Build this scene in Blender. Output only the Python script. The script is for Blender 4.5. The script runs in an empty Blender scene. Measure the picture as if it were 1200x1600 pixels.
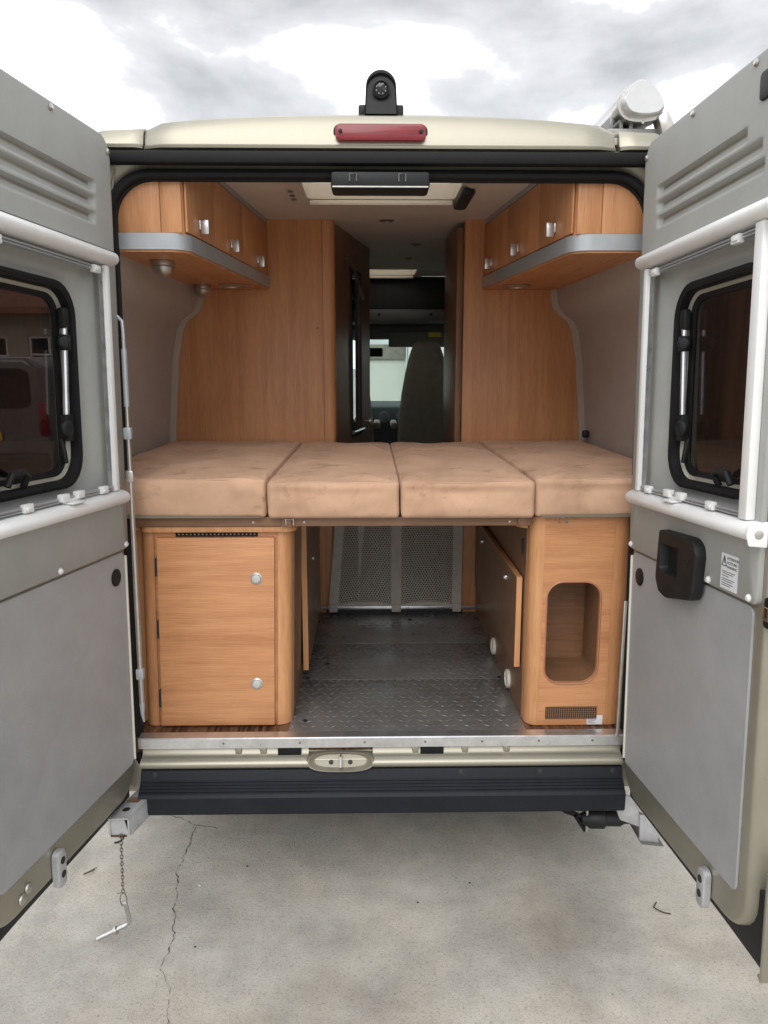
import bpy, bmesh, math, random
from mathutils import Vector, Matrix, noise as mnoise
random.seed(7)
S = bpy.context.scene
COL = S.collection
H = 0.07          # height of the van's datum above the concrete

# ------------------------------------------------------------------ camera
cam_d = bpy.data.cameras.new('camera')
cam_d.sensor_fit = 'HORIZONTAL'; cam_d.sensor_width = 36.0; cam_d.lens = 36.06
cam_d.clip_start = 0.05; cam_d.clip_end = 900
cam = bpy.data.objects.new('camera', cam_d); COL.objects.link(cam)
cam.location = (-0.04, -2.40, 1.77 + H)
cam.rotation_euler = (math.radians(90 - 10.74), 0, math.radians(-1.03))
S.camera = cam

# ------------------------------------------------------------------ world: bright overcast sky
SUN_EL, SUN_AZ = math.radians(42), math.radians(190)
W = bpy.data.worlds.new('World'); S.world = W; W.use_nodes = True
nt = W.node_tree; nt.nodes.clear()
def wn(t, **k):
    n = nt.nodes.new(t)
    for a, b in k.items(): setattr(n, a, b)
    return n
out = wn('ShaderNodeOutputWorld'); bg = wn('ShaderNodeBackground'); bg.inputs[1].default_value = 0.1
sky = wn('ShaderNodeTexSky', sky_type='NISHITA', sun_disc=False, sun_elevation=SUN_EL, sun_rotation=SUN_AZ)
tc = wn('ShaderNodeTexCoord'); mp = wn('ShaderNodeMapping')
mp.inputs['Scale'].default_value = (1.0, 1.0, 2.6); mp.inputs['Location'].default_value = (15.3, 8.1, 2.7)
nz = wn('ShaderNodeTexNoise'); nz.inputs['Scale'].default_value = 2.6; nz.inputs['Detail'].default_value = 6.5
nz.inputs['Roughness'].default_value = 0.52; nz.inputs['Distortion'].default_value = 0.25
rp = wn('ShaderNodeValToRGB'); e = rp.color_ramp.elements
e[0].position = 0.33; e[0].color = (2.9, 2.95, 3.05, 1)
e[1].position = 0.575; e[1].color = (12.5, 12.8, 13.2, 1)
m_ = e.new(0.475); m_.color = (5.2, 5.25, 5.4, 1)
mix = wn('ShaderNodeMix', data_type='RGBA'); mix.inputs['Factor'].default_value = 0.95
L = nt.links.new
L(tc.outputs['Generated'], mp.inputs['Vector']); L(mp.outputs[0], nz.inputs['Vector']); L(nz.outputs['Fac'], rp.inputs[0])
L(sky.outputs[0], mix.inputs[6]); L(rp.outputs[0], mix.inputs[7]); L(mix.outputs[2], bg.inputs[0]); L(bg.outputs[0], out.inputs[0])

# ------------------------------------------------------------------ soft sun through the cloud
sd = bpy.data.lights.new('sun', 'SUN'); sd.energy = 0.95; sd.angle = math.radians(45); sd.color = (1.0, 0.975, 0.94)
sun = bpy.data.objects.new('sun', sd); COL.objects.link(sun); sun.location = (0, 0, 12)
dv = Vector((math.sin(SUN_AZ) * math.cos(SUN_EL), math.cos(SUN_AZ) * math.cos(SUN_EL), math.sin(SUN_EL)))
sun.rotation_euler = dv.to_track_quat('Z', 'Y').to_euler()

vs = S.view_settings
vs.view_transform = 'Standard'; vs.look = 'None'; vs.exposure = 0.80; vs.gamma = 1.0; vs.use_curve_mapping = False
S.cycles.max_bounces = 10; S.cycles.diffuse_bounces = 6; S.cycles.transparent_max_bounces = 16
S.cycles.use_denoising = True

# ------------------------------------------------------------------ materials
M = {}
def mat(name, col, rough=0.5, metal=0.0, **k):
    m = bpy.data.materials.new(name); m.use_nodes = True
    b = m.node_tree.nodes['Principled BSDF']
    b.inputs['Base Color'].default_value = (*col, 1); b.inputs['Roughness'].default_value = rough; b.inputs['Metallic'].default_value = metal
    for a, v in k.items():
        b.inputs[a.replace('_', ' ')].default_value = v
    M[name] = m
    return m, m.node_tree, b
def vary(name, amount=0.12, scale=6.0, rough_amp=0.12, bump=0.0, bscale=250.0, stretch=(1, 1, 1)):
    """uneven colour, gloss and fine relief on a plain material"""
    m = M[name]; t = m.node_tree; b = t.nodes['Principled BSDF']; l = t.links.new
    c = b.inputs['Base Color'].default_value[:]; r0 = b.inputs['Roughness'].default_value
    co = t.nodes.new('ShaderNodeTexCoord'); mpp = t.nodes.new('ShaderNodeMapping'); mpp.inputs['Scale'].default_value = stretch
    l(co.outputs['Object'], mpp.inputs[0])
    n1 = t.nodes.new('ShaderNodeTexNoise'); n1.inputs['Scale'].default_value = scale; n1.inputs['Detail'].default_value = 6; n1.inputs['Roughness'].default_value = 0.62
    l(mpp.outputs[0], n1.inputs['Vector'])
    r = t.nodes.new('ShaderNodeValToRGB'); r.color_ramp.elements[0].position = 0.3; r.color_ramp.elements[1].position = 0.72
    r.color_ramp.elements[0].color = (*[x * (1 - amount) for x in c[:3]], 1); r.color_ramp.elements[1].color = (*[min(1, x * (1 + amount)) for x in c[:3]], 1)
    l(n1.outputs['Fac'], r.inputs[0]); l(r.outputs[0], b.inputs['Base Color'])
    mr = t.nodes.new('ShaderNodeMapRange'); mr.inputs['To Min'].default_value = max(0.02, r0 - rough_amp); mr.inputs['To Max'].default_value = min(1, r0 + rough_amp)
    l(n1.outputs['Fac'], mr.inputs['Value']); l(mr.outputs[0], b.inputs['Roughness'])
    if bump:
        n2 = t.nodes.new('ShaderNodeTexNoise'); n2.inputs['Scale'].default_value = bscale; n2.inputs['Detail'].default_value = 3
        l(co.outputs['Object'], n2.inputs['Vector'])
        bp = t.nodes.new('ShaderNodeBump'); bp.inputs['Strength'].default_value = bump; bp.inputs['Distance'].default_value = 0.002
        l(n2.outputs['Fac'], bp.inputs['Height']); l(bp.outputs[0], b.inputs['Normal'])
def wood(name, axis, dark, light, rough=0.42, seed=0.0, mid=0.5):
    m, t, b = mat(name, light, rough); l = t.links.new
    sc = [34.0, 34.0, 34.0]; sc[axis] = 1.7
    co = t.nodes.new('ShaderNodeTexCoord'); mp1 = t.nodes.new('ShaderNodeMapping'); mp1.inputs['Scale'].default_value = sc; mp1.inputs['Location'].default_value = (seed, seed * 1.7, seed * 0.6)
    l(co.outputs['Object'], mp1.inputs[0])
    n1 = t.nodes.new('ShaderNodeTexNoise'); n1.inputs['Scale'].default_value = 1.0; n1.inputs['Detail'].default_value = 7; n1.inputs['Roughness'].default_value = 0.6; n1.inputs['Distortion'].default_value = 0.5
    l(mp1.outputs[0], n1.inputs['Vector'])
    sc2 = [420.0, 420.0, 420.0]; sc2[axis] = 14.0
    mp2 = t.nodes.new('ShaderNodeMapping'); mp2.inputs['Scale'].default_value = sc2; l(co.outputs['Object'], mp2.inputs[0])
    n2 = t.nodes.new('ShaderNodeTexNoise'); n2.inputs['Scale'].default_value = 1.0; n2.inputs['Detail'].default_value = 2; l(mp2.outputs[0], n2.inputs['Vector'])
    n3 = t.nodes.new('ShaderNodeTexNoise'); n3.inputs['Scale'].default_value = 3.5; n3.inputs['Detail'].default_value = 2; l(co.outputs['Object'], n3.inputs['Vector'])
    a1 = t.nodes.new('ShaderNodeMath'); a1.operation = 'MULTIPLY_ADD'; a1.inputs[1].default_value = 0.52; l(n2.outputs['Fac'], a1.inputs[0])
    a2 = t.nodes.new('ShaderNodeMath'); a2.operation = 'MULTIPLY_ADD'; a2.inputs[1].default_value = 0.30; l(n3.outputs['Fac'], a2.inputs[0])
    a3 = t.nodes.new('ShaderNodeMath'); a3.operation = 'MULTIPLY'; a3.inputs[1].default_value = 0.62; l(n1.outputs['Fac'], a3.inputs[0])
    l(a3.outputs[0], a2.inputs[2]); l(a2.outputs[0], a1.inputs[2])
    r = t.nodes.new('ShaderNodeValToRGB'); r.color_ramp.elements[0].position = 0.56; r.color_ramp.elements[1].position = 0.84
    r.color_ramp.elements[0].color = (*dark, 1); r.color_ramp.elements[1].color = (*light, 1)
    l(a1.outputs[0], r.inputs[0]); l(r.outputs[0], b.inputs['Base Color'])
    bp = t.nodes.new('ShaderNodeBump'); bp.inputs['Strength'].default_value = 0.12; bp.inputs['Distance'].default_value = 0.001
    l(n2.outputs['Fac'], bp.inputs['Height']); l(bp.outputs[0], b.inputs['Normal'])
    return m

WD, WL = (0.445, 0.193, 0.082), (0.60, 0.292, 0.134)
wood('beech_across', 0, WD, WL, seed=1.3)
wood('beech_upright', 2, WD, WL, seed=4.1)
wood('beech_depth', 1, WD, WL, seed=7.7)
wood('beech_edge', 2, (0.46, 0.212, 0.090), (0.62, 0.318, 0.146), seed=2.2)
wood('brown_board', 0, (0.17, 0.085, 0.045), (0.24, 0.13, 0.075), seed=3.3)
wood('dark_panel', 2, (0.165, 0.082, 0.044), (0.25, 0.132, 0.074), rough=0.36, seed=9.1)  # darker laminate on aisle sides; on corridor panels, beech with the shade painted in
wood('niche_lining', 0, (0.20, 0.098, 0.050), (0.30, 0.155, 0.080), rough=0.4, seed=5.5)  # beech darkened: the shade inside the niche is put into this colour
# strip laminate of the floor
m, t, b = mat('strip_floor', (0.1, 0.05, 0.03), 0.4)
co = t.nodes.new('ShaderNodeTexCoord'); mp1 = t.nodes.new('ShaderNodeMapping'); mp1.inputs['Rotation'].default_value = (0, 0, math.radians(28)); mp1.inputs['Scale'].default_value = (95, 7, 1)
nn = t.nodes.new('ShaderNodeTexNoise'); nn.inputs['Scale'].default_value = 1.0; nn.inputs['Detail'].default_value = 4
rr = t.nodes.new('ShaderNodeValToRGB'); rr.color_ramp.elements[0].position = 0.38; rr.color_ramp.elements[0].color = (0.030, 0.014, 0.009, 1); rr.color_ramp.elements[1].position = 0.66; rr.color_ramp.elements[1].color = (0.20, 0.095, 0.05, 1)
t.links.new(co.outputs['Object'], mp1.inputs[0]); t.links.new(mp1.outputs[0], nn.inputs['Vector']); t.links.new(nn.outputs['Fac'], rr.inputs[0]); t.links.new(rr.outputs[0], b.inputs['Base Color'])

mat('champagne', (0.345, 0.325, 0.262), 0.42, 0.65, Coat_Weight=0.25, Coat_Roughness=0.15); vary('champagne', 0.06, 5, 0.06)
mat('champagne_inner', (0.345, 0.325, 0.262), 0.42, 0.65, Coat_Weight=0.2, Coat_Roughness=0.2); vary('champagne_inner', 0.08, 9, 0.08)
mat('grey_vinyl', (0.345, 0.348, 0.33), 0.58); vary('grey_vinyl', 0.07, 7, 0.08, 0.25, 700)
mat('grey_panel', (0.345, 0.347, 0.354), 0.48); vary('grey_panel', 0.10, 3.2, 0.12, 0.40, 380)
t = M['grey_panel'].node_tree; b = t.nodes['Principled BSDF']; src = b.inputs['Base Color'].links[0].from_socket
co = t.nodes.new('ShaderNodeTexCoord'); mpx = t.nodes.new('ShaderNodeMapping'); mpx.inputs['Scale'].default_value = (90, 1, 5); mpx.inputs['Rotation'].default_value = (0, 0.35, 0)
ns = t.nodes.new('ShaderNodeTexNoise'); ns.inputs['Scale'].default_value = 1.0; ns.inputs['Detail'].default_value = 3; ns.inputs['Distortion'].default_value = 0.6
rs = t.nodes.new('ShaderNodeValToRGB'); rs.color_ramp.elements[0].position = 0.70; rs.color_ramp.elements[0].color = (1, 1, 1, 1); rs.color_ramp.elements[1].position = 0.78; rs.color_ramp.elements[1].color = (1.22, 1.22, 1.22, 1)
nd = t.nodes.new('ShaderNodeTexNoise'); nd.inputs['Scale'].default_value = 2.2; nd.inputs['Detail'].default_value = 6; nd.inputs['Roughness'].default_value = 0.7
rd = t.nodes.new('ShaderNodeValToRGB'); rd.color_ramp.elements[0].position = 0.30; rd.color_ramp.elements[0].color = (0.86, 0.85, 0.83, 1); rd.color_ramp.elements[1].position = 0.52; rd.color_ramp.elements[1].color = (1, 1, 1, 1)
ma = t.nodes.new('ShaderNodeMix'); ma.data_type = 'RGBA'; ma.blend_type = 'MULTIPLY'; ma.inputs['Factor'].default_value = 0.5
mc = t.nodes.new('ShaderNodeMix'); mc.data_type = 'RGBA'; mc.blend_type = 'MULTIPLY'; mc.inputs['Factor'].default_value = 0.9
lk_n = t.links.new
lk_n(co.outputs['Object'], mpx.inputs[0]); lk_n(mpx.outputs[0], ns.inputs['Vector']); lk_n(ns.outputs['Fac'], rs.inputs[0]); lk_n(co.outputs['Object'], nd.inputs['Vector']); lk_n(nd.outputs['Fac'], rd.inputs[0])
lk_n(src, ma.inputs[6]); lk_n(rs.outputs[0], ma.inputs[7]); lk_n(ma.outputs[2], mc.inputs[6]); lk_n(rd.outputs[0], mc.inputs[7]); lk_n(mc.outputs[2], b.inputs['Base Color'])
mat('white_plastic', (0.78, 0.78, 0.77), 0.33); vary('white_plastic', 0.04, 9, 0.06)
mat('ivory', (0.70, 0.67, 0.58), 0.4); vary('ivory', 0.05, 9)
mat('rubber', (0.008, 0.008, 0.009), 0.6, Specular_IOR_Level=0.25); vary('rubber', 0.3, 20, 0.15)
mat('black_plastic', (0.012, 0.013, 0.014), 0.5, Specular_IOR_Level=0.3); vary('black_plastic', 0.25, 14, 0.12, 0.15, 500)
mat('bumper_plastic', (0.008, 0.0105, 0.016), 0.55, Specular_IOR_Level=0.3); vary('bumper_plastic', 0.3, 9, 0.12, 0.3, 600)
mat('aluminium', (0.70, 0.71, 0.73), 0.32, 0.9); vary('aluminium', 0.14, 22, 0.14, 0.1, 300, (1, 1, 1))
mat('trim_grey', (0.40, 0.42, 0.44), 0.38, 0.35); vary('trim_grey', 0.05, 10, 0.06)
mat('chrome', (0.62, 0.62, 0.62), 0.20, 1.0); vary('chrome', 0.15, 40, 0.08)
mat('satin_metal', (0.52, 0.50, 0.47), 0.34, 0.9); vary('satin_metal', 0.1, 30, 0.1)
mat('tread_plate', (0.285, 0.275, 0.27), 0.28, 0.6); vary('tread_plate', 0.18, 5, 0.10, 0.2, 260)
mat('side_fabric', (0.36, 0.295, 0.255), 0.85, 0.0, Sheen_Weight=0.2); vary('side_fabric', 0.06, 6, 0.05, 0.3, 900)
mat('side_trim', (0.45, 0.38, 0.32), 0.7)
mat('ceiling_lining', (0.62, 0.575, 0.53), 0.7); vary('ceiling_lining', 0.05, 5, 0.05, 0.15, 600)
mat('hatch_frame', (0.55, 0.50, 0.44), 0.45)
mat('net_fabric', (0.50, 0.455, 0.395), 0.8); vary('net_fabric', 0.12, 25, 0.05)
mat('red_lens', (0.20, 0.005, 0.012), 0.35, 0.0, Coat_Weight=0.25); vary('red_lens', 0.35, 16, 0.05, 0, 1, (0.6, 4, 9))
mat('seat_fabric', (0.33, 0.31, 0.26), 0.85); vary('seat_fabric', 0.12, 14, 0.05, 0.4, 500)
mat('cab_dark', (0.018, 0.019, 0.021), 0.6); vary('cab_dark', 0.2, 8)
mat('cab_grey', (0.15, 0.15, 0.16), 0.6); vary('cab_grey', 0.1, 8)
mat('cab_visor', (0.20, 0.205, 0.19), 0.6)
mat('edge_band', (0.42, 0.17, 0.095), 0.4)
mat('label_paper', (0.72, 0.73, 0.75), 0.5)
mat('ink', (0.03, 0.03, 0.035), 0.6)
mat('galvanised', (0.52, 0.53, 0.55), 0.45, 0.55); vary('galvanised', 0.16, 22, 0.15, 0.2, 200)
mat('rust', (0.17, 0.10, 0.06), 0.85); vary('rust', 0.6, 40, 0.1, 0.4, 200)
mat('chain_steel', (0.16, 0.13, 0.11), 0.5, 0.8); vary('chain_steel', 0.4, 60, 0.15)
mat('silver_paint', (0.62, 0.62, 0.62), 0.30, 0.55); vary('silver_paint', 0.06, 9, 0.06)
mat('silver_dark', (0.20, 0.195, 0.185), 0.4, 0.6)
mat('twig_brown', (0.07, 0.045, 0.03), 0.9)
mat('plate_yellow', (0.75, 0.52, 0.04), 0.4)
mat('car_paint', (0.15, 0.145, 0.145), 0.3, 0.5, Coat_Weight=0.6); vary('car_paint', 0.05, 4)
mat('car_glass', (0.02, 0.022, 0.025), 0.08)
mat('tyre', (0.018, 0.018, 0.018), 0.8); vary('tyre', 0.2, 30)
mat('house_wall', (0.36, 0.32, 0.27), 0.8); vary('house_wall', 0.1, 2, 0.05, 0.4, 60)
mat('house_roof', (0.26, 0.12, 0.075), 0.8); vary('house_roof', 0.2, 6)
mat('render_wall', (0.66, 0.66, 0.60), 0.8); vary('render_wall', 0.07, 1.5, 0.05, 0.4, 60)
mat('stone_wall', (0.26, 0.235, 0.20), 0.85); vary('stone_wall', 0.3, 7, 0.05, 0.5, 40)
mat('brown_boards', (0.115, 0.062, 0.040), 0.7); vary('brown_boards', 0.2, 5, 0.08, 0.3, 80, (6, 6, 1))
mat('bark', (0.10, 0.075, 0.055), 0.9); vary('bark', 0.3, 20, 0.05, 0.6, 60)
mat('leaf_dark', (0.045, 0.075, 0.030), 0.7); vary('leaf_dark', 0.5, 3)
mat('leaf_mid', (0.085, 0.125, 0.050), 0.65); vary('leaf_mid', 0.4, 4)
mat('pink_cloth', (0.60, 0.20, 0.17), 0.85); mat('navy_cloth', (0.015, 0.02, 0.06), 0.85)
mat('zip_tape', (0.20, 0.175, 0.125), 0.85)
mat('hole_black', (0.006, 0.006, 0.006), 0.9)

# brushed suede: light and dark patches where the nap lies differently
m, t, b = mat('suede', (0.46, 0.275, 0.18), 0.88, 0.0, Sheen_Weight=0.45, Sheen_Roughness=0.4); l = t.links.new
b.inputs['Sheen Tint'].default_value = (0.85, 0.62, 0.48, 1)
co = t.nodes.new('ShaderNodeTexCoord')
n1 = t.nodes.new('ShaderNodeTexNoise'); n1.inputs['Scale'].default_value = 4.0; n1.inputs['Detail'].default_value = 5; n1.inputs['Distortion'].default_value = 0.8; n1.inputs['Roughness'].default_value = 0.6
l(co.outputs['Object'], n1.inputs['Vector'])
r = t.nodes.new('ShaderNodeValToRGB'); r.color_ramp.elements[0].position = 0.30; r.color_ramp.elements[0].color = (0.43, 0.258, 0.166, 1); r.color_ramp.elements[1].position = 0.66; r.color_ramp.elements[1].color = (0.57, 0.358, 0.236, 1)
l(n1.outputs['Fac'], r.inputs[0])
mpv = t.nodes.new('ShaderNodeMapping'); mpv.inputs['Scale'].default_value = (1.0, 2.2, 1.4); mpv.inputs['Rotation'].default_value = (0, 0, 0.5); l(co.outputs['Object'], mpv.inputs[0])
n4 = t.nodes.new('ShaderNodeTexNoise'); n4.inputs['Scale'].default_value = 4.2; n4.inputs['Detail'].default_value = 7; n4.inputs['Distortion'].default_value = 1.1; n4.inputs['Roughness'].default_value = 0.66; l(mpv.outputs[0], n4.inputs['Vector'])
r4 = t.nodes.new('ShaderNodeValToRGB'); r4.color_ramp.elements[0].position = 0.36; r4.color_ramp.elements[0].color = (0.60, 0.56, 0.53, 1); r4.color_ramp.elements[1].position = 0.45; r4.color_ramp.elements[1].color = (1, 1, 1, 1); l(n4.outputs['Fac'], r4.inputs[0])
mx4 = t.nodes.new('ShaderNodeMix'); mx4.data_type = 'RGBA'; mx4.blend_type = 'MULTIPLY'; mx4.inputs['Factor'].default_value = 0.9; l(r.outputs[0], mx4.inputs[6]); l(r4.outputs[0], mx4.inputs[7]); l(mx4.outputs[2], b.inputs['Base Color'])
n2 = t.nodes.new('ShaderNodeTexNoise'); n2.inputs['Scale'].default_value = 320; l(co.outputs['Object'], n2.inputs['Vector'])
bp = t.nodes.new('ShaderNodeBump'); bp.inputs['Strength'].default_value = 0.3; bp.inputs['Distance'].default_value = 0.0015; l(n2.outputs['Fac'], bp.inputs['Height']); l(bp.outputs[0], b.inputs['Normal'])

# concrete slab: cloudy stains, dark grit, pinkish and ochre tints
m, t, b = mat('concrete', (0.38, 0.36, 0.32), 0.85); l = t.links.new
co = t.nodes.new('ShaderNodeTexCoord')
def nz_(s, d=5, ro=0.6, di=0.0):
    n = t.nodes.new('ShaderNodeTexNoise'); n.inputs['Scale'].default_value = s; n.inputs['Detail'].default_value = d; n.inputs['Roughness'].default_value = ro; n.inputs['Distortion'].default_value = di
    l(co.outputs['Object'], n.inputs['Vector']); return n
def rp_(src, *stops):
    n = t.nodes.new('ShaderNodeValToRGB'); els = n.color_ramp.elements
    els[0].position = stops[0][0]; els[0].color = (*stops[0][1], 1); els[1].position = stops[-1][0]; els[1].color = (*stops[-1][1], 1)
    for p, c in stops[1:-1]: q = els.new(p); q.color = (*c, 1)
    l(src, n.inputs[0]); return n
def mul_(a, c, fac=1.0, mode='MULTIPLY'):
    n = t.nodes.new('ShaderNodeMix'); n.data_type = 'RGBA'; n.blend_type = mode; n.inputs['Factor'].default_value = fac
    l(a, n.inputs[6]); l(c, n.inputs[7]); return n.outputs[2]
big = rp_(nz_(1.3, 6, 0.62, 0.4).outputs['Fac'], (0.32, (0.39, 0.368, 0.325)), (0.5, (0.535, 0.508, 0.450)), (0.68, (0.65, 0.615, 0.545)))
mid = rp_(nz_(9, 6, 0.7).outputs['Fac'], (0.34, (0.70, 0.70, 0.71)), (0.62, (1.0, 1.0, 1.0)))
tint = rp_(nz_(2.3, 3).outputs['Fac'], (0.4, (1.0, 1.0, 1.0)), (0.72, (1.0, 0.93, 0.86)))
grit = rp_(nz_(95, 3, 0.75).outputs['Fac'], (0.33, (0.52, 0.52, 0.52)), (0.47, (1, 1, 1)))
fine = rp_(nz_(240, 2, 0.7).outputs['Fac'], (0.28, (0.72, 0.72, 0.72)), (0.6, (1.06, 1.06, 1.06)))
c_ = mul_(big.outputs[0], mid.outputs[0], 0.55); c_ = mul_(c_, tint.outputs[0], 0.8); c_ = mul_(c_, grit.outputs[0], 0.6); c_ = mul_(c_, fine.outputs[0], 0.8)
vo = t.nodes.new('ShaderNodeTexVoronoi'); vo.inputs['Scale'].default_value = 30; l(co.outputs['Object'], vo.inputs['Vector'])
spots = rp_(vo.outputs['Distance'], (0.05, (0.42, 0.40, 0.38)), (0.13, (1, 1, 1)))
msk = rp_(nz_(4.5, 3, 0.6).outputs['Fac'], (0.50, (1, 1, 1)), (0.58, (0, 0, 0)))
n_ = t.nodes.new('ShaderNodeMix'); n_.data_type = 'RGBA'; n_.blend_type = 'LIGHTEN'; n_.inputs['Factor'].default_value = 1.0; l(spots.outputs[0], n_.inputs[6]); l(msk.outputs[0], n_.inputs[7])
c_ = mul_(c_, n_.outputs[2], 0.55)
stain = rp_(nz_(0.9, 4, 0.55, 0.8).outputs['Fac'], (0.36, (0.74, 0.735, 0.73)), (0.50, (1, 1, 1)))
c_ = mul_(c_, stain.outputs[0], 0.55)
l(c_, b.inputs['Base Color'])
bp = t.nodes.new('ShaderNodeBump'); bp.inputs['Strength'].default_value = 0.5; bp.inputs['Distance'].default_value = 0.004; l(nz_(120, 4, 0.7).outputs['Fac'], bp.inputs['Height']); l(bp.outputs[0], b.inputs['Normal'])
mat('crack_dark', (0.060, 0.055, 0.048), 0.95)

def glass(name, tint, gloss=0.05):
    m = bpy.data.materials.new(name); m.use_nodes = True; t = m.node_tree; t.nodes.clear()
    o = t.nodes.new('ShaderNodeOutputMaterial'); mx = t.nodes.new('ShaderNodeMixShader'); tr = t.nodes.new('ShaderNodeBsdfTransparent'); gl = t.nodes.new('ShaderNodeBsdfGlossy'); lw = t.nodes.new('ShaderNodeLayerWeight'); lw.inputs[0].default_value = 0.5; pw = t.nodes.new('ShaderNodeMath'); pw.operation = 'POWER'; pw.inputs[1].default_value = 5.0; fr = t.nodes.new('ShaderNodeMath'); fr.operation = 'MULTIPLY_ADD'; fr.inputs[1].default_value = 0.9; fr.inputs[2].default_value = 0.03
    t.links.new(lw.outputs['Facing'], pw.inputs[0]); t.links.new(pw.outputs[0], fr.inputs[0])
    gl.inputs['Roughness'].default_value = gloss; tr.inputs[0].default_value = (*tint, 1); gl.inputs[0].default_value = (0.9, 0.9, 0.9, 1)
    t.links.new(fr.outputs[0], mx.inputs[0]); t.links.new(tr.outputs[0], mx.inputs[1]); t.links.new(gl.outputs[0], mx.inputs[2]); t.links.new(mx.outputs[0], o.inputs[0]); M[name] = m
glass('tinted_glass', (0.30, 0.285, 0.28), 0.02); glass('clear_glass', (0.80, 0.88, 0.86), 0.02)
m = bpy.data.materials.new('milky_dome'); m.use_nodes = True; t = m.node_tree; t.nodes.clear()
o = t.nodes.new('ShaderNodeOutputMaterial'); tr = t.nodes.new('ShaderNodeBsdfTranslucent'); tr.inputs[0].default_value = (0.80, 0.76, 0.69, 1)
t.links.new(tr.outputs[0], o.inputs[0]); M['milky_dome'] = m
mat('mirror_glass', (0.85, 0.87, 0.88), 0.01, 1.0)

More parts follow.
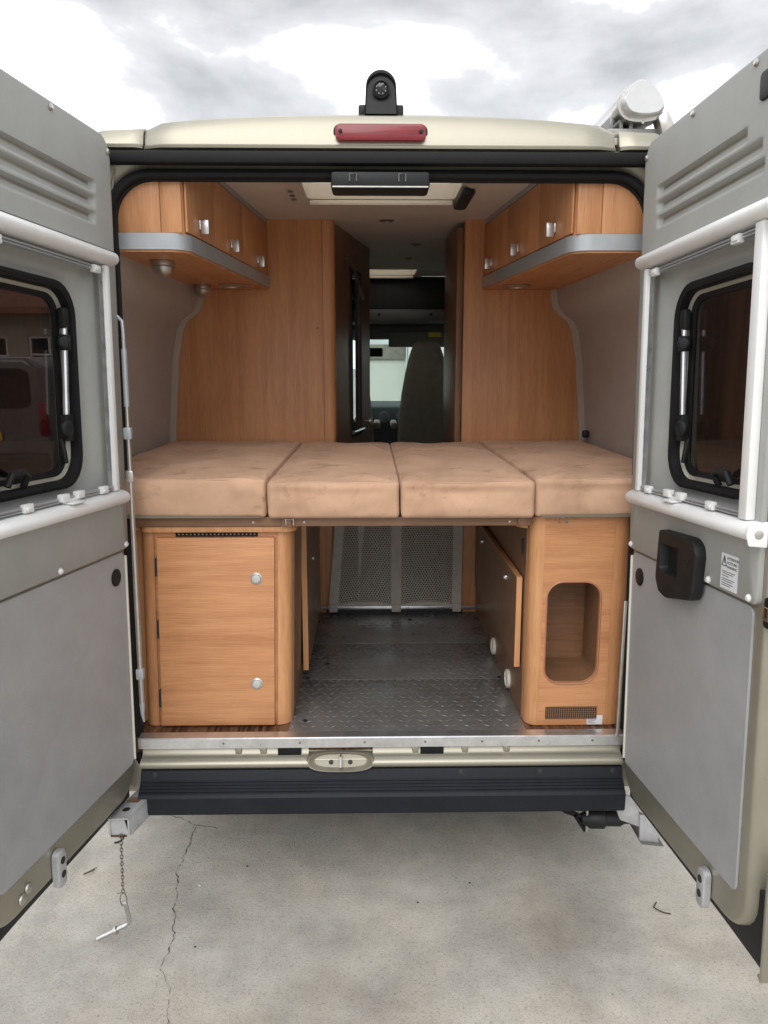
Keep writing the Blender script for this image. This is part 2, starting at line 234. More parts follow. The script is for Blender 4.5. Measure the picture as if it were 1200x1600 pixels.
# ------------------------------------------------------------------ mesh tools
class MB:
    """collects shapes into one mesh; coordinates are those of the van (x right, y forward, z up from the datum)"""
    def __init__(s, f=None): s.v = []; s.f = []; s.fn = f
    def add(s, vs, fs):
        n = len(s.v); s.v += [Vector(p) for p in vs]; s.f += [tuple(i + n for i in q) for q in fs]; return s
    def box(s, x0, x1, y0, y1, z0, z1):
        vs = [(x, y, z) for z in (z0, z1) for y in (y0, y1) for x in (x0, x1)]
        return s.add(vs, [(0, 2, 3, 1), (4, 5, 7, 6), (0, 1, 5, 4), (2, 6, 7, 3), (0, 4, 6, 2), (1, 3, 7, 5)])
    def loft(s, loops, cap0=False, cap1=False, close=True):
        n = len(loops[0]); vs = [p for lp in loops for p in lp]; fs = []
        for k in range(len(loops) - 1):
            for i in range(n if close else n - 1):
                j = (i + 1) % n; fs.append((k * n + i, k * n + j, (k + 1) * n + j, (k + 1) * n + i))
        if cap0: fs.append(tuple(range(n))[::-1])
        if cap1: fs.append(tuple((len(loops) - 1) * n + i for i in range(n)))
        return s.add(vs, fs)
    def prism(s, pts, axis, a, b):
        def P(p, h): return [(h, p[0], p[1]), (p[0], h, p[1]), (p[0], p[1], h)][axis]
        return s.loft([[P(p, a) for p in pts], [P(p, b) for p in pts]], True, True)
    def tube(s, path, r, seg=8, closed=False):
        path = [Vector(p) for p in path]; n = len(path); loops = []; up = None
        for i, p in enumerate(path):
            if closed: d = path[(i + 1) % n] - path[i - 1]
            else: d = path[min(i + 1, n - 1)] - path[max(i - 1, 0)]
            d.normalize()
            if up is None:
                up = Vector((0, 0, 1)) if abs(d.z) < 0.9 else Vector((1, 0, 0))
            a = d.cross(up).normalized(); up = a.cross(d).normalized()
            rr = r[i] if isinstance(r, (list, tuple)) else r
            loops.append([p + (a * math.cos(q) + up * math.sin(q)) * rr for q in [2 * math.pi * k / seg for k in range(seg)]])
        if closed: loops.append(loops[0])
        return s.loft(loops, not closed, not closed)
    def lathe(s, prof, c, axis, seg=20):
        """prof: (radius, height) pairs, turned about axis through c"""
        ax = Vector(axis).normalized(); a = ax.orthogonal().normalized(); b = ax.cross(a); c = Vector(c)
        loops = [[c + ax * h + (a * math.cos(q) + b * math.sin(q)) * r for q in [2 * math.pi * k / seg for k in range(seg)]] for r, h in prof]
        return s.loft(loops, True, True)
    def slab(s, axis, a, b, r, holes):
        """flat slab in the plane across axis with rectangular holes; r and holes = (p0, p1, q0, q1)"""
        ps = sorted({r[0], r[1], *[h[0] for h in holes], *[h[1] for h in holes]}); qs = sorted({r[2], r[3], *[h[2] for h in holes], *[h[3] for h in holes]})
        for i in range(len(ps) - 1):
            for j in range(len(qs) - 1):
                pc, qc = (ps[i] + ps[i + 1]) / 2, (qs[j] + qs[j + 1]) / 2
                if any(h[0] < pc < h[1] and h[2] < qc < h[3] for h in holes): continue
                p0, p1, q0, q1 = ps[i], ps[i + 1], qs[j], qs[j + 1]
                if axis == 0: s.box(a, b, p0, p1, q0, q1)
                elif axis == 1: s.box(p0, p1, a, b, q0, q1)
                else: s.box(p0, p1, q0, q1, a, b)
        return s
    def build(s, name, m, parent=None, bevel=0.0, seg=2, smooth=35, local=False, weld=False):
        vs = [s.fn(p) for p in s.v] if s.fn else s.v
        me = bpy.data.meshes.new(name); bm = bmesh.new()
        bv = [bm.verts.new(p) for p in vs]
        for q in s.f:
            if len(set(q)) < 3: continue
            try: bm.faces.new([bv[i] for i in q])
            except ValueError: pass
        if weld: bmesh.ops.remove_doubles(bm, verts=bm.verts, dist=1e-5)
        bmesh.ops.recalc_face_normals(bm, faces=bm.faces)
        if bevel:
            ed = [e for e in bm.edges if len(e.link_faces) == 2 and e.calc_face_angle(0) > math.radians(40)]
            bmesh.ops.bevel(bm, geom=ed, offset=bevel, segments=seg, profile=0.5, affect='EDGES', clamp_overlap=True)
        ob = bpy.data.objects.new(name, me); COL.objects.link(ob)
        off = Vector((0, 0, H))
        if parent is not None:
            ob.parent = parent
            if not local:
                inv = Matrix(parent['_m']).inverted() if '_m' in parent else world(parent).inverted()
                for v in bm.verts: v.co = inv @ (v.co + off)
        elif not local:
            xs = [v.co.x for v in bm.verts]; ys = [v.co.y for v in bm.verts]; zs = [v.co.z for v in bm.verts]
            base = Vector(((min(xs) + max(xs)) / 2, (min(ys) + max(ys)) / 2, min(zs)))
            for v in bm.verts: v.co -= base
            ob.location = base + off
        bm.to_mesh(me); bm.free()
        me.materials.append(M[m] if isinstance(m, str) else m)
        if smooth:
            me.shade_smooth(); me.set_sharp_from_angle(angle=math.radians(smooth))
        return ob
def world(o):
    m = Matrix.LocRotScale(o.location, o.rotation_euler, o.scale)
    return world(o.parent) @ m if o.parent else m
def empty(name, loc, parent=None):
    o = bpy.data.objects.new(name, None); COL.objects.link(o); o.empty_display_size = 0.1
    o.location = Vector(loc) + Vector((0, 0, H))
    if parent is not None: o.parent = parent; o.location = Vector(loc) + Vector((0, 0, H)) - world(parent).translation
    return o
def tag(o, label=None, cat=None, group=None, kind=None):
    if label: o['label'] = label
    if cat: o['category'] = cat
    if group: o['group'] = group
    if kind: o['kind'] = kind
    return o
def rrect(u0, u1, v0, v1, r, n=5):
    r = min(r, (u1 - u0) / 2 - 1e-4, (v1 - v0) / 2 - 1e-4); pts = []
    for cx, cy, a0 in ((u1 - r, v1 - r, 0), (u0 + r, v1 - r, 90), (u0 + r, v0 + r, 180), (u1 - r, v0 + r, 270)):
        for k in range(n + 1):
            a = math.radians(a0 + 90 * k / n); pts.append((cx + r * math.cos(a), cy + r * math.sin(a)))
    return pts
def text(name, body, size, m, parent, matrix, align='LEFT', ext=0.0002):
    c = bpy.data.curves.new(name, 'FONT'); c.body = body; c.size = size; c.align_x = align; c.extrude = ext; c.resolution_u = 2
    tmp = bpy.data.objects.new(name, c); COL.objects.link(tmp); bpy.context.view_layer.update()
    me = bpy.data.meshes.new_from_object(tmp.evaluated_get(bpy.context.evaluated_depsgraph_get())); bpy.data.objects.remove(tmp)
    me.materials.clear(); me.materials.append(M[m])
    o = bpy.data.objects.new(name, me); COL.objects.link(o); o.parent = parent; o.matrix_local = matrix
    return o
def leaves(n, centre, rad, size, seed, shell=0.55):
    rnd = random.Random(seed); mb = MB()
    clumps = []
    for _ in range(max(6, n // 90)):
        d = Vector((rnd.gauss(0, 1), rnd.gauss(0, 1), rnd.gauss(0, 1))).normalized() * (shell + (1 - shell) * rnd.random())
        clumps.append(Vector((d.x * rad[0], d.y * rad[1], d.z * rad[2])) * 0.85)
    for _ in range(n):
        c = rnd.choice(clumps); k = min(rad) * 0.42
        p = Vector(centre) + c + Vector((rnd.gauss(0, k), rnd.gauss(0, k), rnd.gauss(0, k * 0.7))) * 0.6
        a = Vector((rnd.gauss(0, 1), rnd.gauss(0, 1), rnd.gauss(0, 1))).normalized(); b_ = a.orthogonal().normalized(); s_ = size * (0.6 + 0.8 * rnd.random())
        mb.add([p - a * s_, p + b_ * s_ * 0.45, p + a * s_, p - b_ * s_ * 0.45], [(0, 1, 2, 3)])
    return mb
T = math.tan(math.radians(2.5))
def ry(z): return (z - 0.55) * T            # the rear face leans forward towards the roof

# ================================================================== SETTING
g = MB(); g.add([(-250, -250, -H), (250, -250, -H), (250, 450, -H), (-250, 450, -H)], [(0, 1, 2, 3)])
ground = tag(g.build('ground', 'concrete', local=False), kind='structure'); ground['label'] = 'pale stained concrete slab under the open van'
def crack(path, w, seed):
    rnd = random.Random(seed); pts = [Vector((x, y, 0)) for x, y in path]; fine_ = []
    for a, b_ in zip(pts, pts[1:]):
        n = max(2, int((b_ - a).length / 0.012))
        for k in range(n): fine_.append(a.lerp(b_, k / n))
    fine_.append(pts[-1]); wob = [p + Vector((rnd.gauss(0, 0.0035), rnd.gauss(0, 0.0025), 0)) for p in fine_]
    l_, r_ = [], []
    for i, p in enumerate(wob):
        d = (wob[min(i + 1, len(wob) - 1)] - wob[max(i - 1, 0)]).normalized(); s_ = Vector((-d.y, d.x, 0)); ww = w * (0.08 + 0.85 * rnd.random() ** 1.8)
        if i in (0, len(wob) - 1): ww *= 0.1
        l_.append((p + s_ * ww) + Vector((0, 0, -H + 0.0015))); r_.append((p - s_ * ww) + Vector((0, 0, -H + 0.0015)))
    mb = MB(); n = len(l_); mb.add(l_ + r_, [(i, i + 1, n + i + 1, n + i) for i in range(n - 1)])
    return mb.build('crack', 'crack_dark', ground, smooth=0)
def gz(px):   # helper table: measured ground points -> shifted for the slab height
    return px
crack([(-0.93, 0.56), (-0.89, 0.535), (-0.821, 0.502), (-0.758, 0.456), (-0.691, 0.445), (-0.66, 0.43)], 0.0030, 1)
crack([(-0.757, 0.452), (-0.750, 0.327), (-0.756, 0.228), (-0.762, 0.176)], 0.0024, 2)
crack([(-0.764, 0.168), (-0.729, 0.048), (-0.718, -0.05), (-0.702, -0.097), (-0.692, -0.171), (-0.694, -0.268), (-0.700, -0.299)], 0.0027, 3)
crack([(-0.698, -0.305), (-0.692, -0.315), (-0.673, -0.341), (-0.654, -0.371), (-0.639, -0.419), (-0.628, -0.487), (-0.622, -0.53)], 0.0016, 4)

# ================================================================== CAMPER VAN
van = empty('camper_van', (0, 0, -H))
tag(van, 'champagne camper van with both rear doors open on a beech fitted bedroom', 'camper van')

# --- rear body frame around the opening
def lean(p): return Vector((p[0], p[1] + ry(p[2]), p[2]))
o_ = rrect(-0.96, 0.96, 0.36, 2.408, 0.06); i_ = rrect(-0.838, 0.838, 0.46, 2.352, 0.13)
mb = MB(lean); mb.loft([[(x, 0.10, z) for x, z in o_], [(x, 0.0, z) for x, z in o_], [(x, -0.004, z) for x, z in rrect(-0.88, 0.88, 0.42, 2.39, 0.12)], [(x, 0.012, z) for x, z in rrect(-0.858, 0.858, 0.45, 2.375, 0.14)], [(x, 0.03, z) for x, z in i_], [(x, 0.11, z) for x, z in i_]])
mb.build('rear_frame', 'champagne_inner', van)
sl = rrect(-0.830, 0.830, 0.40, 2.342, 0.125, 8)
mb = MB(lean); mb.tube([(x, 0.012, z) for x, z in sl], 0.015, 8, True); mb.tube([(x, 0.034, z) for x, z in rrect(-0.821, 0.821, 0.40, 2.331, 0.12, 8)], 0.008, 6, True); mb.build('door_seal', 'rubber', van)
mb = MB(); mb.box(-0.83, 0.82, 0.035, 0.075, 2.360, 2.397); mb.build('gutter_rubber', 'rubber', van, 0.008)

# --- roof end panel, gently arched, with the lower shoulders beside it
def roof_panel(x0, x1, z_mid, z_end, name, m):
    mb = MB(); n = 28; loops = []
    for k in range(n + 1):
        x = x0 + (x1 - x0) * k / n; q = (2 * k / n - 1); z1 = z_end + (z_mid - z_end) * (1 - abs(q) ** 2.6)
        endf = min(1.0, (1 - abs(q)) * 10); ez = 0.012 * (1 - endf) ** 2; yb = 0.02 * (1 - endf) ** 2
        z1 -= ez
        loops.append([(x, 0.056 + yb, 2.402), (x, 0.040 + yb, 2.404), (x, 0.038 + yb, 2.411), (x, 0.048 + yb, 2.416), (x, 0.050 + yb, 2.43), (x, 0.060 + yb, 2.43 + (z1 - 2.43) * 0.55), (x, 0.074 + yb, 2.43 + (z1 - 2.43) * 0.85), (x, 0.095 + yb, z1 - 0.003), (x, 0.13 + yb, z1 + 0.002), (x, 0.40, z1 + 0.012), (x, 0.42, z1 - 0.03), (x, 0.12, 2.41)])
    mb.loft(loops, True, True); return mb.build(name, m, van)
roof_panel(-0.708, 0.700, 2.515, 2.483, 'roof_end_panel', 'champagne')
for sx in (-1, 1):
    mb = MB()
    xo = 0.86 if sx < 0 else 0.85
    pts = [(2.402, 0.058), (2.404, 0.040), (2.412, 0.038), (2.417, 0.050), (2.44, 0.056), (2.462, 0.070), (2.469, 0.10), (2.472, 0.4), (2.40, 0.4)]
    loops = []
    for x, dz in ((0.712, 0.004), (0.735, 0.0), (0.76, -0.002), (xo - 0.03, -0.004), (xo - 0.008, -0.012), (xo + 0.004, -0.03), (xo + 0.01, -0.06)):
        loops.append([(sx * x, y + (0.012 if x < 0.73 else 0), z + (dz if z > 2.42 else 0)) for z, y in pts])
    mb.loft(loops, True, True); mb.build('roof_shoulder', 'champagne', van)

# --- outer shell: roof, sides, floor pan, nose
HATCH1, HATCH2 = (-0.30, 0.315, 0.52, 0.885), (-0.13, 0.30, 3.05, 3.50)
mb = MB(); mb.slab(2, 2.455, 2.485, (-0.90, 0.90, 0.4, 4.15), [HATCH1, HATCH2]); mb.build('roof', 'champagne', van)
for sx in (-1, 1):
    mb = MB(); pr = [(0.30, 1.035), (1.2, 1.05), (1.9, 1.02), (2.25, 0.965), (2.41, 0.90), (2.455, 0.87), (2.455, 0.85), (2.40, 0.87), (2.2, 0.94), (1.9, 0.995), (1.2, 1.025), (0.30, 1.01)]
    mb.loft([[(sx * x, y, z) for z, x in pr] for y in (0.12, 3.35)], True, True); mb.build('body_side', 'champagne', van)
    mb = MB(); mb.slab(0, sx * 0.99, sx * 1.02, (3.35, 4.75, 0.30, 2.10), [(3.50, 4.45, 1.30, 2.02)]); mb.build('cab_side', 'champagne', van)
    mb = MB(); mb.box(sx * 0.998, sx * 1.004, 3.49, 4.46, 1.29, 2.03); mb.build('side_window', 'clear_glass', van)
for sx in (-1, 1): mb = MB(); mb.prism([(3.3, 2.10), (4.15, 2.10), (4.15, 2.485), (3.3, 2.485)], 0, sx * 0.90, sx * 0.99); mb.build('cab_cantrail', 'champagne', van)
mb = MB(); mb.box(-1.0, 1.0, 0.10, 5.2, 0.36, 0.50); mb.build('floor_pan', 'cab_dark', van)
mb = MB(); mb.prism([(4.95, 1.30), (5.55, 1.10), (5.75, 0.85), (5.75, 0.35), (4.75, 0.35), (4.75, 1.30)], 0, -1.0, 1.0); mb.build('bonnet', 'champagne', van, 0.03)
mb = MB(); mb.add([(-0.85, 4.10, 2.12), (0.85, 4.10, 2.12), (0.95, 4.98, 1.32), (-0.95, 4.98, 1.32), (-0.85, 4.105, 2.126), (0.85, 4.105, 2.126), (0.95, 4.985, 1.326), (-0.95, 4.985, 1.326)], [(0, 1, 2, 3), (7, 6, 5, 4), (0, 4, 5, 1), (1, 5, 6, 2), (2, 6, 7, 3), (3, 7, 4, 0)]); mb.build('windscreen', 'clear_glass', van, smooth=0)
for sx in (-1, 1):
    mb = MB(); mb.tube([(sx * 0.87, 4.08, 2.14), (sx * 0.97, 5.0, 1.30)], 0.05, 8); mb.build('windscreen_pillar', 'cab_grey', van)
    for yy in (1.15, 4.85):
        w_ = MB(); w_.lathe([(0.20, -0.11), (0.33, -0.11), (0.345, -0.08), (0.345, 0.08), (0.33, 0.11), (0.20, 0.11)], (sx * 0.88, yy, 0.275), (1, 0, 0), 28); wh = w_.build('wheel', 'tyre', van)
        w_ = MB(); w_.lathe([(0.05, 0.125), (0.12, 0.10), (0.20, 0.115), (0.205, 0.0)], (sx * 0.88, yy, 0.275), (sx, 0, 0), 24); w_.build('rim', 'silver_paint', wh)
        wh['_m'] = [list(r_) for r_ in world(wh)]

# --- third brake light, reversing camera, lock cover, awning
mb = MB(lean); mb.prism(rrect(-0.140, 0.128, 2.4235, 2.472, 0.016), 1, -0.050, -0.010); bl = mb.build('brake_light', 'red_lens', van, 0.006)
tag(bl, 'long red third brake light above the opening')
mb = MB(lean); mb.prism(rrect(-0.146, 0.134, 2.419, 2.4755, 0.02), 1, -0.030, -0.006); mb.build('gasket', 'rubber', bl, 0.002)
for x in (-0.125, 0.113):
    mb = MB(lean); mb.lathe([(0.006, 0), (0.006, 0.004), (0.003, 0.005)], (x, -0.050, 2.449), (0, -1, 0), 12); mb.build('screw', 'black_plastic', bl)
rc = empty('reversing_camera', (-0.005, 0.14, 2.51), van); tag(rc, 'black rear view camera standing on the roof edge')
loops = []
for y, w_, h_, z0 in ((0.088, 0.0425, 0.112, 2.512), (0.080, 0.0445, 0.120, 2.511), (0.10, 0.0455, 0.129, 2.510), (0.15, 0.0455, 0.131, 2.512), (0.215, 0.038, 0.10, 2.515), (0.24, 0.030, 0.06, 2.518)):
    lp = []
    for k in range(17):
        a = math.pi * k / 16; lp.append((-0.004 + w_ * 1.0 * math.cos(a), y + (0.02 if y < 0.1 else 0.0), z0 + h_ - w_ + w_ * math.sin(a)))
    lp += [(-0.004 - w_ * 1.09, y, z0), (-0.004 + w_ * 1.09, y, z0)]
    loops.append(lp)
mb = MB(); mb.loft(loops, True, True); mb.build('housing', 'black_plastic', rc)
mb = MB(); mb.lathe([(0.026, 0), (0.026, 0.016), (0.021, 0.018), (0.020, 0.010)], (-0.004, 0.104, 2.585), (0, -1, -0.12), 24); mb.build('bezel', 'black_plastic', rc)
mb = MB(); mb.lathe([(0.019, 0), (0.018, 0.012), (0.010, 0.0145), (0.003, 0.0155)], (-0.004, 0.104, 2.585), (0, -1, -0.12), 20); mb.build('lens', 'car_glass', rc)
for k in range(8):
    a = math.radians(45 * k + 20); mb = MB(); mb.lathe([(0.0022, 0), (0.0022, 0.002)], (-0.004 + 0.0145 * math.cos(a), 0.0910, 2.5835 + 0.0145 * math.sin(a)), (0, -1, 0), 6); mb.build('diode', 'silver_dark', rc)
for sx in (-1, 1):
    mb = MB(); mb.box(-0.004 + sx * 0.044, -0.004 + sx * 0.068, 0.11, 0.19, 2.508, 2.546); mb.build('bracket_ear', 'black_plastic', rc, 0.005)
mb = MB(); mb.box(-0.155, 0.141, 0.035, 0.14, 2.289, 2.340); lk = mb.build('lock_cover', 'black_plastic', van, 0.010)
mb = MB(); mb.box(-0.150, 0.136, 0.0325, 0.036, 2.2935, 2.2975); mb.build('bright_strip', 'satin_metal', lk)
for x in (-0.088, 0.058):
    mb = MB(); mb.tube([(x - 0.010, 0.031, 2.31), (x - 0.010, 0.029, 2.332), (x + 0.010, 0.029, 2.332), (x + 0.010, 0.031, 2.31)], 0.0024, 6); mb.build('hook', 'silver_dark', lk)
aw = empty('awning', (0.92, 0.5, 2.56), van); tag(aw, 'silver roof awning case with rounded end cap')
ap = [(0.812, 2.665), (0.835, 2.705), (0.875, 2.728), (0.905, 2.722), (0.935, 2.70), (0.965, 2.665), (0.978, 2.635), (0.970, 2.612), (0.935, 2.60), (0.905, 2.605), (0.875, 2.60), (0.845, 2.615), (0.820, 2.635)]
def spline(ps, n=4):
    o_s = []
    for i in range(len(ps)):
        p0, p1, p2, p3 = (Vector(ps[(i + d) % len(ps)]) for d in (-1, 0, 1, 2))
        for k in range(n):
            t_ = k / n; o_s.append(tuple(0.5 * (2 * p1 + (p2 - p0) * t_ + (2 * p0 - 5 * p1 + 4 * p2 - p3) * t_ ** 2 + (3 * p1 - p0 - 3 * p2 + p3) * t_ ** 3)))
    return o_s
ap = spline([(0.818, 2.655), (0.840, 2.704), (0.880, 2.728), (0.922, 2.712), (0.958, 2.675), (0.976, 2.640), (0.960, 2.612), (0.905, 2.602), (0.845, 2.612)])
def shrink(p, k, c=(0.89, 2.665)): return (c[0] + (p[0] - c[0]) * k, c[1] + (p[1] - c[1]) * k)
mb = MB(); mb.prism([shrink(p, 0.97) for p in ap], 1, 0.50, 3.9); mb.build('case', 'silver_paint', aw)
mb = MB(); mb.loft([[(q[0], y, q[1]) for q in (shrink(p, k) for p in ap)] for y, k in ((0.52, 1.03), (0.462, 1.04), (0.455, 1.0))], True, True); mb.build('end_ring', 'satin_metal', aw)
mb = MB(); mb.loft([[(q[0] + 0.006, y, q[1] + 0.008) for q in (shrink(p, k) for p in ap)] for y, k in ((0.456, 0.93), (0.432, 0.90), (0.425, 0.82))], True, True); mb.build('end_cap', 'silver_paint', aw)
for k in range(3):
    x = 0.80 + 0.035 * k; mb = MB(); mb.box(x, x + 0.014, 0.48, 3.8, 2.575, 2.625 - 0.006 * k); mb.build('case_rib', 'silver_dark', aw, 0.003)
mb = MB(); mb.box(0.79, 0.98, 0.47, 3.85, 2.556, 2.585); mb.build('mounting_rail', 'silver_dark', aw, 0.004)
mb = MB(); mb.box(0.90, 0.985, 0.49, 0.56, 2.47, 2.57); mb.box(0.90, 0.985, 3.6, 3.68, 2.44, 2.57); mb.build('wall_bracket', 'galvanised', aw, 0.006)
mb = MB(); mb.prism([(0.955, 2.615), (0.985, 2.64), (1.012, 2.60), (1.02, 2.55), (0.975, 2.56)], 1, 0.44, 0.50); mb.build('arm_joint', 'satin_metal', aw, 0.006)
for x, z in ((0.842, 2.698), (0.968, 2.625), (0.91, 2.602), (0.855, 2.615)):
    mb = MB(); mb.lathe([(0.007, 0), (0.007, 0.006), (0.004, 0.008)], (x, 0.462, z), (0, -1, 0), 8); mb.build('screw', 'satin_metal', aw)

# --- floor, linings, ceiling
mb = MB(); mb.box(-1.0, 1.0, -0.005, 5.0, 0.50, 0.5525); mb.build('floor', 'strip_floor', van)
for sx in (-1, 1):
    prof = [(0.50, 1.0), (1.25, 1.005), (1.47, 0.995), (1.80, 0.965), (1.93, 0.940), (1.975, 0.918), (2.005, 0.875), (2.035, 0.848), (2.075, 0.836), (2.14, 0.832), (2.30, 0.815), (2.43, 0.79)]
    mb = MB(); mb.loft([[(sx * x, y, z) for z, x in prof] + [(sx * (x + 0.006), y, z) for z, x in prof[::-1]] for y in (0.085, 0.7, 1.325)], True, True); mb.build('side_lining', 'side_fabric', van, smooth=50)
    prof2 = [p for p in prof if 1.25 <= p[0] <= 2.14]
    mb = MB(); mb.loft([[(sx * (x + 0.002), y, z) for z, x in prof2] + [(sx * (x - 0.030), y, z) for z, x in prof2[::-1]] for y in (1.296, 1.306)], True, True); mb.build('corner_strip', 'side_trim', van, smooth=50)
    mb = MB(); mb.prism([(sx * 0.838, 0.50), (sx * 0.838, 2.36), (sx * 1.0, 2.36), (sx * 1.01, 0.5)], 1, 0.098, 0.11); mb.build('rear_jamb', 'side_fabric', van)
mb = MB(); mb.slab(2, 2.43, 2.45, (-0.98, 0.98, 0.09, 3.56), [HATCH1, HATCH2]); mb.build('ceiling', 'ceiling_lining', van)
for nm, hh, sz in (('rear_hatch', HATCH1, 0.05), ('front_hatch', HATCH2, 0.04)):
    x0, x1, y0, y1 = hh
    hx = empty(nm, ((x0 + x1) / 2, (y0 + y1) / 2, 2.43), van)
    mb = MB(); out_ = rrect(x0 - sz, x1 + sz, y0 - sz, y1 + sz, 0.03); inn = rrect(x0 + 0.012, x1 - 0.012, y0 + 0.012, y1 - 0.012, 0.03)
    mb.loft([[(x, y, 2.43) for x, y in out_], [(x, y, 2.417) for x, y in out_], [(x, y, 2.413) for x, y in rrect(x0 - 0.02, x1 + 0.02, y0 - 0.02, y1 + 0.02, 0.03)], [(x, y, 2.43) for x, y in inn], [(x, y, 2.49) for x, y in inn]]); mb.build('frame', 'hatch_frame', hx)
    mb = MB(); mb.box(x0 - 0.04, x1 + 0.04, y0 - 0.04, y1 + 0.04, 2.492, 2.506); mb.build('dome', 'milky_dome', hx, 0.004)
    mb = MB(); mb.box(x0 + 0.02, x1 - 0.02, y1 - 0.022, y1 - 0.006, 2.405, 2.424); mb.build('roller_bar', 'hatch_frame', hx, 0.004)
    if nm == 'rear_hatch':
        mb = MB(); mb.prism(rrect(0.300, 0.352, 0.60, 0.90, 0.02), 2, 2.392, 2.418); mb.build('blind_catch', 'black_plastic', hx, 0.008)
        for k in range(3): mb = MB(); mb.lathe([(0.011, 0), (0.011, 0.005)], (-0.335, 0.66 + 0.07 * k, 2.414), (0, 0, -1), 10); mb.build('button', 'silver_dark', hx)
for x, y in ((0.041, 1.33), (0.215, 2.02), (-0.07, 0.99), (0.32, 0.97), (0.20, 2.6)):
    mb = MB(); r0 = 0.035 if y > 1.2 else 0.006
    mb.lathe([(r0, 0), (r0 * 1.05, 0.004), (r0 * 0.75, 0.008), (r0 * 0.6, 0.002)], (x, y, 2.43), (0, 0, -1), 20); mb.build('ceiling_spot' if r0 > 0.02 else 'ceiling_screw', 'satin_metal', van)

# --- partition walls behind the bed
mb = MB(); mb.box(-1.0, -0.2592, 1.310, 1.335, 0.555, 2.43); mb.build('partition', 'beech_upright', van, 0.001)
pts = [(-0.258, 1.309), (-0.235, 1.309)] + [(-0.235 + 0.032 * math.sin(math.radians(a)), 1.341 - 0.032 * math.cos(math.radians(a))) for a in (20, 40, 60, 80, 90)] + [(-0.203, 1.40), (-0.258, 1.40)]
mb = MB(); mb.prism(pts, 2, 0.5535, 2.429); mb.build('corner_post', 'beech_upright', van)
mb = MB(); mb.box(0.400, 1.0, 1.306, 1.335, 0.555, 2.43); mb.build('partition', 'beech_upright', van, 0.001)
for x, z in ((-0.285, 1.945), (0.872, 1.72), (0.886, 1.70)):
    mb = MB(); mb.lathe([(0.006, 0), (0.006, 0.003)], (x, 1.310, z), (0, -1, 0), 10); mb.build('cap', 'niche_lining', van)
# washroom door standing ajar, with a tall mirror
def slant(p0, p1):
    d = Vector((p1[0] - p0[0], p1[1] - p0[1], 0)); ln = d.length; d.normalize(); n = Vector((d.y, -d.x, 0))
    return ln, (lambda p: Vector((p0[0], p0[1], 0)) + d * p[0] + n * p[1] + Vector((0, 0, p[2])))
ln, fs_ = slant((-0.204, 1.40), (-0.040, 2.20))
wd = empty('washroom_door', (-0.14, 1.75, 0.555), van)
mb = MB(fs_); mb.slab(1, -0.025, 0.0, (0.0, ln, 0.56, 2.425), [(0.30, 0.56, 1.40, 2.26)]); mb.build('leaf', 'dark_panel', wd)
mb = MB(fs_); mb.box(0.30, 0.56, -0.020, -0.012, 1.40, 2.26); mb.build('mirror', 'mirror_glass', wd)
mb = MB(fs_); mb.slab(1, -0.011, 0.006, (0.295, 0.565, 1.395, 2.265), [(0.345, 0.56, 1.405, 2.255)]); mb.build('mirror_frame', 'cab_dark', wd)
mb = MB(fs_); mb.tube([(0.18, 0.01, 2.30), (0.30, 0.03, 2.24), (0.56, 0.012, 2.13)], 0.008, 8); mb.build('stay', 'satin_metal', wd)
mb = MB(fs_); mb.tube([(0.30, 0.016, 1.425), (0.56, 0.016, 1.425)], 0.010, 8); mb.build('towel_rail', 'chrome', wd)
mb = MB(fs_); mb.lathe([(0.010, 0), (0.010, 0.02), (0.018, 0.024), (0.016, 0.036)], (0.68, 0.0, 1.46), (0, 1, 0), 12)
hd = mb.build('door_handle', 'satin_metal', wd)
ln2, fs2 = slant((0.398, 1.336), (0.376, 1.70))
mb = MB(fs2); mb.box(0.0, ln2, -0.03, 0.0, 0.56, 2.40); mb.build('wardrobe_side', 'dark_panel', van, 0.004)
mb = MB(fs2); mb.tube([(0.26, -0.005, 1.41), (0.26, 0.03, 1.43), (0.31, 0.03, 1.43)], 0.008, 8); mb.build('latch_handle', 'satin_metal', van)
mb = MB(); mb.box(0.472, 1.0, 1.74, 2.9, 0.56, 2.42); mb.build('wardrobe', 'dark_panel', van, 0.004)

# --- cab seen down the corridor
mb = MB(); mb.box(-0.95, 0.95, 3.58, 3.68, 2.14, 2.43); mb.build('cab_shelf', 'cab_dark', van, 0.02)
mb = MB(); mb.box(-0.95, 0.95, 3.55, 4.05, 2.10, 2.19); sh = mb.build('shelf_lip', 'cab_grey', van, 0.02)
for x in (0.03, 0.42):
    mb = MB(); mb.lathe([(0.012, 0), (0.012, 0.006)], (x, 3.55, 2.15), (0, -1, 0), 10); mb.build('screw', 'cab_dark', van)
mb = MB(); mb.box(-0.92, 0.92, 3.95, 4.16, 1.985, 2.10); mb.build('header', 'cab_grey', van, 0.03)
for x0, x1 in ((-0.66, -0.05), (0.11, 0.62)):
    mb = MB(); mb.box(x0, x1, 3.925, 3.945, 1.92, 2.045); v_ = mb.build('sun_visor', 'cab_visor', van, 0.01)
    mb = MB(); mb.box(x0 + 0.32, x0 + 0.42, 3.918, 3.924, 2.0, 2.035); mb.build('airbag_label', 'plate_yellow', v_)
mb = MB(); mb.box(-0.055, 0.065, 3.96, 3.99, 1.845, 1.915); mb.build('rear_mirror', 'black_plastic', van, 0.012)
mb = MB(); mb.prism([(4.30, 0.56), (4.25, 1.28), (4.36, 1.42), (4.75, 1.455), (5.0, 1.38), (5.0, 0.56)], 0, -0.95, 0.95); db = mb.build('dashboard', 'cab_dark', van, 0.02)
for k in range(3): mb = MB(); mb.lathe([(0.045, 0), (0.05, 0.01), (0.035, 0.02)], (0.08 + 0.15 * k, 4.262, 1.34), (0, -1, 0.1), 16); mb.build('air_vent', 'cab_grey', db)
